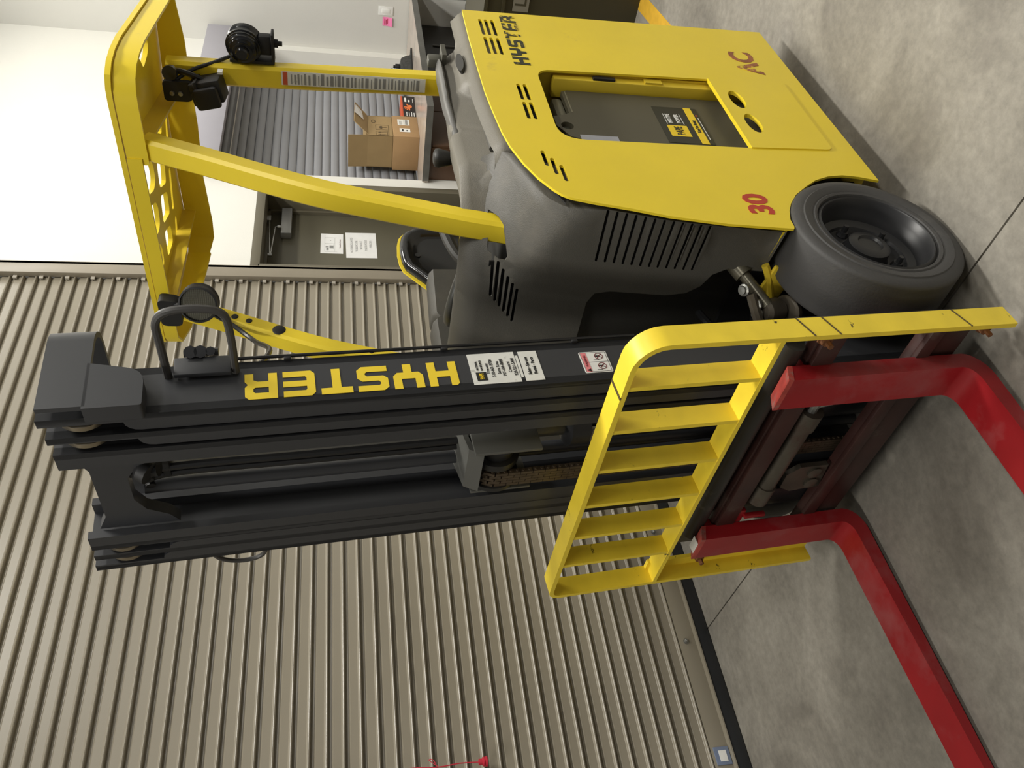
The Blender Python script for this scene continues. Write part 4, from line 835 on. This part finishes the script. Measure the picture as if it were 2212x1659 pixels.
# cross members
bm = NB(); cm = [(-0.13, 2.175), (-0.085, 2.155), (0.085, 2.155), (0.13, 2.175), (0.13, 2.0), (0.10, 2.02), (0.07, 2.065), (0.03, 2.085), (-0.05, 2.085), (-0.09, 2.06), (-0.11, 2.02), (-0.13, 2.0)]
sheet(bm, cm, [], lambda p: MT(-0.215, p[0], p[1]), lambda p: MT(-0.185, p[0], p[1]))
part('mast_crossmember', bm, BK)
bm = NB(); box(bm, (-0.24, -0.128, 0.14), (0.24, -0.11, 0.36), lambda p: MT(p[1], p[0], p[2])); part('mast_crossmember', bm, BK)
# lift cylinder, hoses, chain sheave
bm = NB(); cyl(bm, MT(-0.160, -0.050, 0.10), MT(-0.160, -0.050, 1.02), 0.052, 28); lathe(bm, [(0.035, 0), (0.066, 0), (0.066, 0.05), (0.035, 0.06)], MT(-0.160, -0.050, 1.0), MT(0, 0, 1)-MT(0, 0, 0), 24); lcb = part('lift_cylinder', bm, BKD)
bm = NB(); cyl(bm, MT(-0.160, -0.050, 1.02), MT(-0.160, -0.050, 1.20), 0.035, 20); part('lift_rod', bm, mat('grey_rod', (70, 68, 62), 0.3, 0.5), None, lcb)
plate('data_sticker', fr(MT(-0.214, -0.055, 0.985), (0, -1, 0), MT(0, 0, 1)-MT(0, 0, 0)), 0.06, 0.075, mat('grey_data_sticker', (120, 118, 108), 0.5), lcb, 0.001)
bars('sticker_print', fr(MT(-0.2155, -0.055, 0.985), (0, -1, 0), MT(0, 0, 1)-MT(0, 0, 0)), [(-0.02, 0.0, 0.02, 0.010), (-0.015, -0.02, 0.022, -0.014)], INKG, lcb)
bm = NB(); tube(bm, [MT(-0.160, 0.054, 0.12), MT(-0.160, 0.054, 2.03), MT(-0.165, 0.05, 2.07)], 0.018, 18); part('side_lift_tube', bm, BK)
for y_, a_ in ((-0.012, -0.160), (0.013, -0.158), (-0.002, -0.150)):
    bm = NB(); tube(bm, smooth_path([MT(a_, y_, 1.25), MT(a_, y_, 1.7), MT(a_, y_+0.002, 2.02), MT(a_-0.03, y_+0.008, 2.05)], 5), 0.011, 10); part('mast_hose', bm, HOSE)
bm = NB(); box(bm, (-0.075, -0.17, 2.005), (0.015, -0.12, 2.022), lambda p: MT(p[1], p[0], p[2]), 0.003); lathe(bm, [(0, 0), (0.02, 0), (0.028, 0.01), (0.028, 0.03), (0, 0.03)], MT(-0.20, -0.07, 2.06), (-0.6, 0.2, -1), 12); cyl(bm, MT(-0.20, -0.06, 2.02), MT(-0.19, -0.05, 2.08), 0.02, 10); part('hose_clamp', bm, BKM)
sc0 = MT(-0.185, 0.0, 1.235); yax = V3((0, 1, 0))
bm = NB(); lathe(bm, [(0.02, -0.055), (0.062, -0.055), (0.066, -0.050), (0.050, -0.042), (0.050, -0.004), (0.064, 0.0), (0.064, 0.022), (0.050, 0.026), (0.050, 0.080), (0.070, 0.084), (0.070, 0.098), (0.02, 0.098)], sc0, (0, 1, 0), 36)
shv = part('chain_sheave', bm, BKD, 'dark chain sheave at the middle of the mast')
bm = NB(); rings(bm, [[MT(a, y, s) for a, s in ((-0.235, 1.32), (-0.135, 1.335), (-0.135, 1.325), (-0.226, 1.308), (-0.248, 1.285), (-0.256, 1.286))] for y in (-0.065, 0.085)]); box(bm, (-0.075, -0.26, 1.14), (-0.066, -0.13, 1.31), lambda p: MT(p[1], p[0], p[2]), 0.002); box(bm, (0.100, -0.245, 1.14), (0.108, -0.13, 1.30), lambda p: MT(p[1], p[0], p[2]), 0.002); obj('sheave_guard', bm, mat('grey_sheave_guard', (84, 84, 80), 0.4), shv)
# chain: plates and pins, one part
bm = NB(); npt = []
for k in range(7): a = rad(90+90*k/6); npt.append((-0.185+0.058*math.cos(a), 1.235+0.058*math.sin(a)))
s_ = 1.235
while s_ > 0.18: s_ -= 0.0165; npt.append((-0.243, s_))
for i in range(len(npt)-1):
    (a0, q0_), (a1, q1_) = npt[i], npt[i+1]
    for j in range(5):
        if (i+j) % 2: continue
        y0_ = 0.030+0.0105*j; d = V3((a1-a0, q1_-q0_, 0)); 
        m0, m1 = (a0-d.x*0.45, q0_-d.y*0.45), (a1+d.x*0.45, q1_+d.y*0.45); n = V3((-d.y, d.x, 0)).normalized()*0.0068
        rings(bm, [[MT(m0[0]+n.x*t, y_, m0[1]+n.y*t) if e == 0 else MT(m1[0]+n.x*t, y_, m1[1]+n.y*t) for e, t in ((0, -1), (1, -1), (1, 1), (0, 1))] for y_ in (y0_, y0_+0.0095)])
    cyl(bm, MT(a0, 0.026, q0_), MT(a0, 0.086, q0_), 0.0042, 6)
obj('lift_chain', bm, CHAIN, FK, 'brown leaf chain running down from the sheave', smooth=20, kind='stuff')
# bowed tie plate joining the two outer rails behind the mast top
bm = NB(); hp = [(-0.240, -0.322), (-0.055, -0.322)]+[(-0.055+0.065*math.sin(rad(k)), -0.257-0.065*math.cos(rad(k))) for k in range(15, 91, 15)]
hp = hp+[(a_, -y_) for a_, y_ in reversed(hp) if a_ > -0.1]
rs = []
for i, p in enumerate(hp):
    d = (Vector(hp[min(i+1, len(hp)-1)])-Vector(hp[max(i-1, 0)])).normalized(); n = Vector((-d.y, d.x))*0.012
    sb = 2.112; st_ = 2.200
    rs.append([MT(p[0], p[1], sb), MT(p[0], p[1], st_), MT(p[0]+n.x, p[1]+n.y, st_), MT(p[0]+n.x, p[1]+n.y, sb)])
rings(bm, rs); hood = part('mast_tie_plate', bm, BK, 'black bowed tie plate at the top of the mast', smooth=30)
for sg in (-1,):
    bm = NB(); sk = rpoly([(-0.246, 2.118), (-0.246, 2.010), (-0.150, 2.010), (-0.122, 2.118)], [0, 0.006, 0.035, 0], 4)
    sheet(bm, sk, [], lambda p: MT(p[0], 0.322*sg, p[1]), lambda p: MT(p[0], 0.280*sg, p[1])); obj('tie_bracket', bm, BK, hood)
def grab(pts, r, nm='grab_loop', lab=None):
    bm = NB(); tube(bm, smooth_path(pts, 6), r, 10); return part(nm, bm, mat('dull_black_rod', (64, 62, 60), 0.45, var=0.2), lab)
grab([MT(-0.135, y_, s_) for y_, s_ in ((-0.276, 1.971), (-0.376, 1.973), (-0.435, 1.972), (-0.462, 1.947), (-0.466, 1.887), (-0.449, 1.846), (-0.391, 1.837), (-0.284, 1.836))], 0.0085, lab='bent rod loop sticking out from the left rail of the mast')
grab([MT(-0.19, y_, s_) for y_, s_ in ((0.276, 1.953), (0.350, 1.942), (0.382, 1.887), (0.362, 1.826), (0.276, 1.815))], 0.006, lab='small bent rod loop on the right rail of the mast')
bm = NB(); box(bm, (-0.30, -0.115, 1.90), (-0.288, -0.10, 1.93), lambda p: MT(p[1], p[0], p[2])); 
for s_, r_ in ((1.925, 0.014), (1.905, 0.014), (1.885, 0.010)): cyl(bm, MT(-0.095, -0.31, s_), MT(-0.075, -0.285, s_), r_, 8)
cyl(bm, MT(-0.085, -0.297, 1.87), MT(-0.085, -0.297, 1.94), 0.009, 8); box(bm, (-0.300, -0.150, 1.845), (-0.289, -0.100, 1.958), lambda p: MT(p[1], p[0], p[2]), 0.002); part('stop_bolt_bracket', bm, BK)
for s_ in (1.05, 1.37, 1.72):
    bm = NB(); box(bm, (-0.288, -0.109, s_), (-0.276, -0.095, s_+0.016), lambda p: MT(p[1], p[0], p[2]), 0.002); obj('cable_clip', bm, BKM, OR)
bm = NB(); tube(bm, [MT(-0.099, -0.286, 0.9), MT(-0.099, -0.286, 1.84)], 0.004, 6); obj('cable', bm, HOSE, OR)
# lettering and stickers on the left rail
sd = (MT(0, 0, 1)-MT(0, 0, 0)).normalized(); ad = (MT(1, 0, 0)-MT(0, 0, 0)).normalized()
RM = lambda a, s, y=-0.2905: fr(MT(a+0.006, y+0.010, s), ad, sd)
block_text('HYSTER', fr(MT(-0.144, -0.2805, 1.361), sd, -ad), 0.0665, 0.073, 0.0118, YDEC, OR, 'mast_lettering', 0.0009, 0.0)
plate('dealer_sticker', RM(-0.1795, 1.2735), 0.096, 0.112, WHITEW, OR)
plate('service_sticker', RM(-0.1795, 1.1845), 0.094, 0.045, WHITEW, OR)
plate('address_strip', RM(-0.1795, 1.2128), 0.070, 0.006, WHITEW, OR)
plate('dealer_badge', RM(-0.204, 1.3075, -0.2915), 0.026, 0.024, INK, OR, 0.0006)
text('PAPE', 0.014, RM(-0.204, 1.307, -0.2922), YINK, OR, sx=0.62, off=0.0003)
for t_, a_, s_, z_ in (('MATERIAL', -0.170, 1.313, 0.0072), ('HANDLING', -0.170, 1.303, 0.0072), ('Fremont', -0.1795, 1.290, 0.0105), ('510-661-5700', -0.1795, 1.2785, 0.0112), ('Santa Rosa', -0.1795, 1.264, 0.0105), ('707-586-8888', -0.1795, 1.2525, 0.0112), ('Concord', -0.1795, 1.2375, 0.0105), ('925-521-5400', -0.1795, 1.2255, 0.0112), ('Sales - Service', -0.1795, 1.1925, 0.0112), ('Rental - Parts', -0.1795, 1.1785, 0.0112)):
    text(t_, z_, RM(a_, s_, -0.2914), INK, OR, sx=0.88, off=0.00012 if z_ < 0.0112 or '-' in t_[3:4] else 0.0003)
plate('pinch_warning', RM(-0.182, 1.0245), 0.068, 0.070, WHITE, OR, r=0.004)
bars('warning_frame', RM(-0.182, 1.0245), [(-0.0315, 0.016, -0.0305, 0.032), (-0.0315, -0.032, -0.0307, 0.032), (0.0307, -0.032, 0.0315, 0.032), (-0.0315, -0.032, 0.0315, -0.0312), (-0.0315, 0.0312, 0.0315, 0.032), (-0.0004, -0.032, 0.0004, 0.017)], INK, OR)
plate('warning_band', RM(-0.182, 1.0485, -0.2914), 0.062, 0.013, PINK, OR, 0.0006)
text('WARNING', 0.0085, RM(-0.178, 1.0485, -0.2921), mat('dark_red_lettering', (110, 34, 44), 0.5), OR, sx=0.9)
bm = NB(); M_ = RM(-0.208, 1.0485, -0.2921); sheet(bm, [(-0.005, -0.0045), (0.005, -0.0045), (0, 0.0055)], [], lambda p: M_ @ V3((p[0], p[1], 0.0006)), lambda p: M_ @ V3((p[0], p[1], 0))); obj('alert_triangle', bm, INK, OR)
for a_ in (-0.198, -0.166):
    bm = NB(); M_ = RM(a_, 1.016, -0.2914)
    sheet(bm, ellipse(0.002, -0.004, 0.0105, 0.0105), [ellipse(0.002, -0.004, 0.0092, 0.0092)], lambda p: M_ @ V3((p[0], p[1], 0.0007)), lambda p: M_ @ V3((p[0], p[1], 0)))
    sheet(bm, [(-0.006, 0.0025), (-0.005, 0.0035), (0.0095, -0.0105), (0.0085, -0.0115)], [], lambda p: M_ @ V3((p[0], p[1], 0.0008)), lambda p: M_ @ V3((p[0], p[1], 0))); obj('prohibition_ring', bm, mat('dark_red_lettering', (110, 34, 44), 0.5), OR)
    bm = NB()
    for p in ([(0.001, -0.004), (0.004, -0.004), (0.005, 0.002), (0.0, 0.002)], [(-0.004, -0.011), (-0.002, -0.011), (0.003, -0.004), (0.001, -0.004)], [(0.007, -0.011), (0.009, -0.010), (0.004, -0.003), (0.002, -0.004)], [(-0.010, -0.002), (-0.009, -0.002), (-0.009, 0.012), (-0.010, 0.012)]):
        sheet(bm, p, [], lambda q: M_ @ V3((q[0], q[1], 0.0006)), lambda q: M_ @ V3((q[0], q[1], 0)))
    sheet(bm, ellipse(0.003, 0.0045, 0.002, 0.002, 0, 10), [], lambda q: M_ @ V3((q[0], q[1], 0.0006)), lambda q: M_ @ V3((q[0], q[1], 0))); obj('warning_figure', bm, INK, OR)

# --- carriage with side shifter
bm = NB()
def mbar(a0, a1, y0, y1, s0, s1, bev=0.003): box(bm, (y0, a0, s0), (y1, a1, s1), lambda p: MT(p[1], p[0], p[2]), bev)
mbar(-0.270, -0.258, -0.46, 0.46, 0.555, 0.615)
tube(bm, [MT(-0.272, -0.40, 0.585), MT(-0.272, 0.40, 0.585)], 0.026, 14)
cg = part('carriage', bm, mat('carriage_black_paint', (50, 48, 44), 0.4, var=0.2, vscale=8, second=(96, 92, 82), thr=0.6, soft=0.15, wscale=7), 'dark greasy carriage behind the forks')
bm = NB(); mbar(-0.292, -0.262, -0.455, 0.455, 0.465, 0.545); mbar(-0.306, -0.292, -0.455, 0.455, 0.480, 0.538); obj('upper_fork_bar', bm, STEELR, cg)
bm = NB(); mbar(-0.292, -0.260, -0.455, 0.455, 0.110, 0.235); mbar(-0.306, -0.290, -0.455, 0.455, 0.200, 0.240); obj('lower_fork_bar', bm, STEELR, cg)
bm = NB(); cyl(bm, MT(-0.285, -0.14, 0.430), MT(-0.285, 0.22, 0.430), 0.026, 18); cyl(bm, MT(-0.285, -0.16, 0.430), MT(-0.285, -0.10, 0.430), 0.032, 18); cyl(bm, MT(-0.285, 0.16, 0.430), MT(-0.285, 0.235, 0.430), 0.031, 18); obj('side_shift_cylinder', bm, STEEL, cg)
bm = NB(); cyl(bm, MT(-0.285, -0.20, 0.432), MT(-0.285, -0.14, 0.432), 0.014, 10); tube(bm, smooth_path([MT(-0.28, -0.17, 0.43), MT(-0.285, -0.19, 0.38), MT(-0.28, -0.20, 0.30)], 5), 0.010, 8); lathe(bm, [(0, 0), (0.030, 0), (0.034, 0.008), (0.02, 0.02), (0, 0.02)], MT(-0.270, -0.215, 0.275), -ad, 16); obj('hose_fitting', bm, ZINC, cg)
bm = NB(); rings(bm, [[MT(a, y, s) for y, s in ((0.10, 0.25), (0.205, 0.235), (0.215, 0.33), (0.19, 0.372), (0.13, 0.375), (0.10, 0.34))] for a in (-0.285, -0.270)]); lathe(bm, [(0, 0), (0.020, 0), (0.022, 0.006), (0.008, 0.010), (0, 0.010)], MT(-0.285, 0.130, 0.285), -ad, 14); lathe(bm, [(0, 0), (0.020, 0), (0.022, 0.006), (0.008, 0.010), (0, 0.010)], MT(-0.285, 0.180, 0.275), -ad, 14); obj('chain_anchor_plate', bm, STEEL, cg)
for q in ((-0.262, -0.245, -0.46, -0.42), (-0.262, -0.245, 0.42, 0.46), (-0.258, -0.243, -0.30, -0.20), (-0.258, -0.243, 0.24, 0.32)):
    bm = NB(); mbar(*q, 0.11, 0.60); obj('carriage_side_plate', bm, BKD, cg)
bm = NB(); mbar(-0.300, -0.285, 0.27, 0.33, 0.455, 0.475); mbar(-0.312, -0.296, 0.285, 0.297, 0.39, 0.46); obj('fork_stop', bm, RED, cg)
# --- load backrest: flat bars on edge
bm = NB(); A0, A1 = -0.362, -0.304; T_ = 0.013
yl, yr, st, rad_ = -0.513, 0.522, 1.045, 0.075
path = [(yl, 0.085), (yl, st-rad_)]+[(yl+rad_-rad_*math.cos(rad(a)), st-rad_+rad_*math.sin(rad(a))) for a in range(15, 91, 15)]+[(yr-0.035, st)]+[(yr-0.035+0.035*math.sin(rad(a)), st-0.035+0.035*math.cos(rad(a))) for a in (30, 60, 90)]+[(yr, 0.155)]
rs = []
for i, p in enumerate(path):
    p0 = V3((*path[max(i-1, 0)], 0)); p1 = V3((*path[min(i+1, len(path)-1)], 0)); d = (p1-p0).normalized(); n = V3((d.y, -d.x, 0))*T_
    rs.append([MT(A0, p[0], p[1]), MT(A1, p[0], p[1]), MT(A1, p[0]+n.x, p[1]+n.y), MT(A0, p[0]+n.x, p[1]+n.y)])
rings(bm, rs)
box(bm, (yl+T_, A1-0.012, 0.085), (yl+0.050, A1, 0.72), lambda p: MT(p[1], p[0], p[2])); box(bm, (yr-0.050, A1-0.012, 0.155), (yr-T_, A1, 0.72), lambda p: MT(p[1], p[0], p[2]))
lb = part('load_backrest', bm, YW, 'scratched yellow load backrest frame', smooth=30)
bm = NB(); box(bm, (yl+T_, A0, 0.700), (yr-T_, A1, 0.712), lambda p: MT(p[1], p[0], p[2])); obj('lower_rail', bm, YW, lb)
for yy in (-0.388, -0.243, -0.096, 0.050, 0.196, 0.338):
    bm = NB(); box(bm, (yy, A0+0.002, 0.712), (yy+0.012, A1, st-T_), lambda p: MT(p[1], p[0], p[2])); obj('rung', bm, YW, lb)
for yy, ss in ((-0.455, 0.555), (-0.460, 0.115), (0.475, 0.55)):
    bm = NB(); lathe(bm, [(0, -0.028), (0.007, -0.028), (0.007, -0.012), (0.014, -0.012), (0.014, 0.0), (0.019, 0.0), (0.019, 0.003), (0, 0.003)], MT(A1-0.013, yy, ss), ad, 6); obj('mounting_bolt', bm, RUST, lb)
# welded repair seam lines across the left post
bm = NB()
for s_ in (0.63, 0.565, 0.215): box(bm, (yl-0.0012, A0, s_), (yl+0.001, A1, s_+0.004), lambda p: MT(p[1], p[0], p[2]+0.02*(p[1]-A0)/(A1-A0)))
box(bm, (-0.36, A0-0.001, st-0.001), (-0.352, A1, st+0.001), lambda p: MT(p[1], p[0], p[2])); obj('weld_seam', bm, mat('dark_seam', (86, 72, 40), 0.6), lb, kind='stuff')
# --- forks
def fork(y0, y1, top_):
    bm = NB(); prof = []
    fa, ba = -0.347, -0.302
    sh_o = [(ba, top_-0.012), (fa, top_+0.008)]
    F_ = lambda a, s: MT(a, 0, s)
    front_top = F_(fa, top_+0.008); back_top = F_(ba, top_-0.010)
    heel_in = F_(fa, 0.125); heel_out = F_(ba, 0.10)
    xin, zt = heel_in.x, 0.062
    tipx = -1.42
    pts = [back_top, front_top, heel_in]
    # inner heel radius to the top of the blade
    for k in range(1, 6):
        a = rad(90*k/5); pts.append(V3((heel_in.x-0.045*(1-math.cos(a)), 0, zt+ (heel_in.z-zt)*(1-math.sin(a)))))
    pts += [V3((tipx, 0, 0.030)), V3((tipx-0.012, 0, 0.024)), V3((tipx-0.012, 0, 0.018)), V3((tipx, 0, 0.013)), V3((heel_in.x-0.06, 0, 0.016))]
    for k in range(0, 7):
        a = rad(90*k/6); pts.append(V3((heel_out.x-0.075+0.075*math.sin(a), 0, 0.016+(heel_out.z-0.016)*(1-math.cos(a)))))
    rings(bm, [[V3((p.x, y, p.z)) for p in pts] for y in (y0, y0+0.003, y1-0.003, y1)] if False else [[V3((p.x, y, p.z)) for p in pts] for y in (y0, y1)])
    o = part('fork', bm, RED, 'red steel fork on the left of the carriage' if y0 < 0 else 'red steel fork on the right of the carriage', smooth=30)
    bm = NB(); box(bm, (y0-0.0004, fa-0.0004, top_-0.010), (y1+0.0004, ba+0.0004, top_+0.004), lambda p: MT(p[1], p[0], p[2]-0.010+0.018*(ba-p[1])/(ba-fa)+0.002)); obj('worn_top', bm, REDW, o)
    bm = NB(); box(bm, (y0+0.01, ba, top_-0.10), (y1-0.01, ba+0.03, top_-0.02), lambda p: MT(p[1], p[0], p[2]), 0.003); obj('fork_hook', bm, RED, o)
    return o
fork(-0.355, -0.252, 0.605)
f2 = fork(0.325, 0.428, 0.590)
plate('paper_tag', fr(MT(-0.325, 0.385, 0.601), (0, -1, 0), -ad), 0.05, 0.03, WHITEW, f2, 0.002)
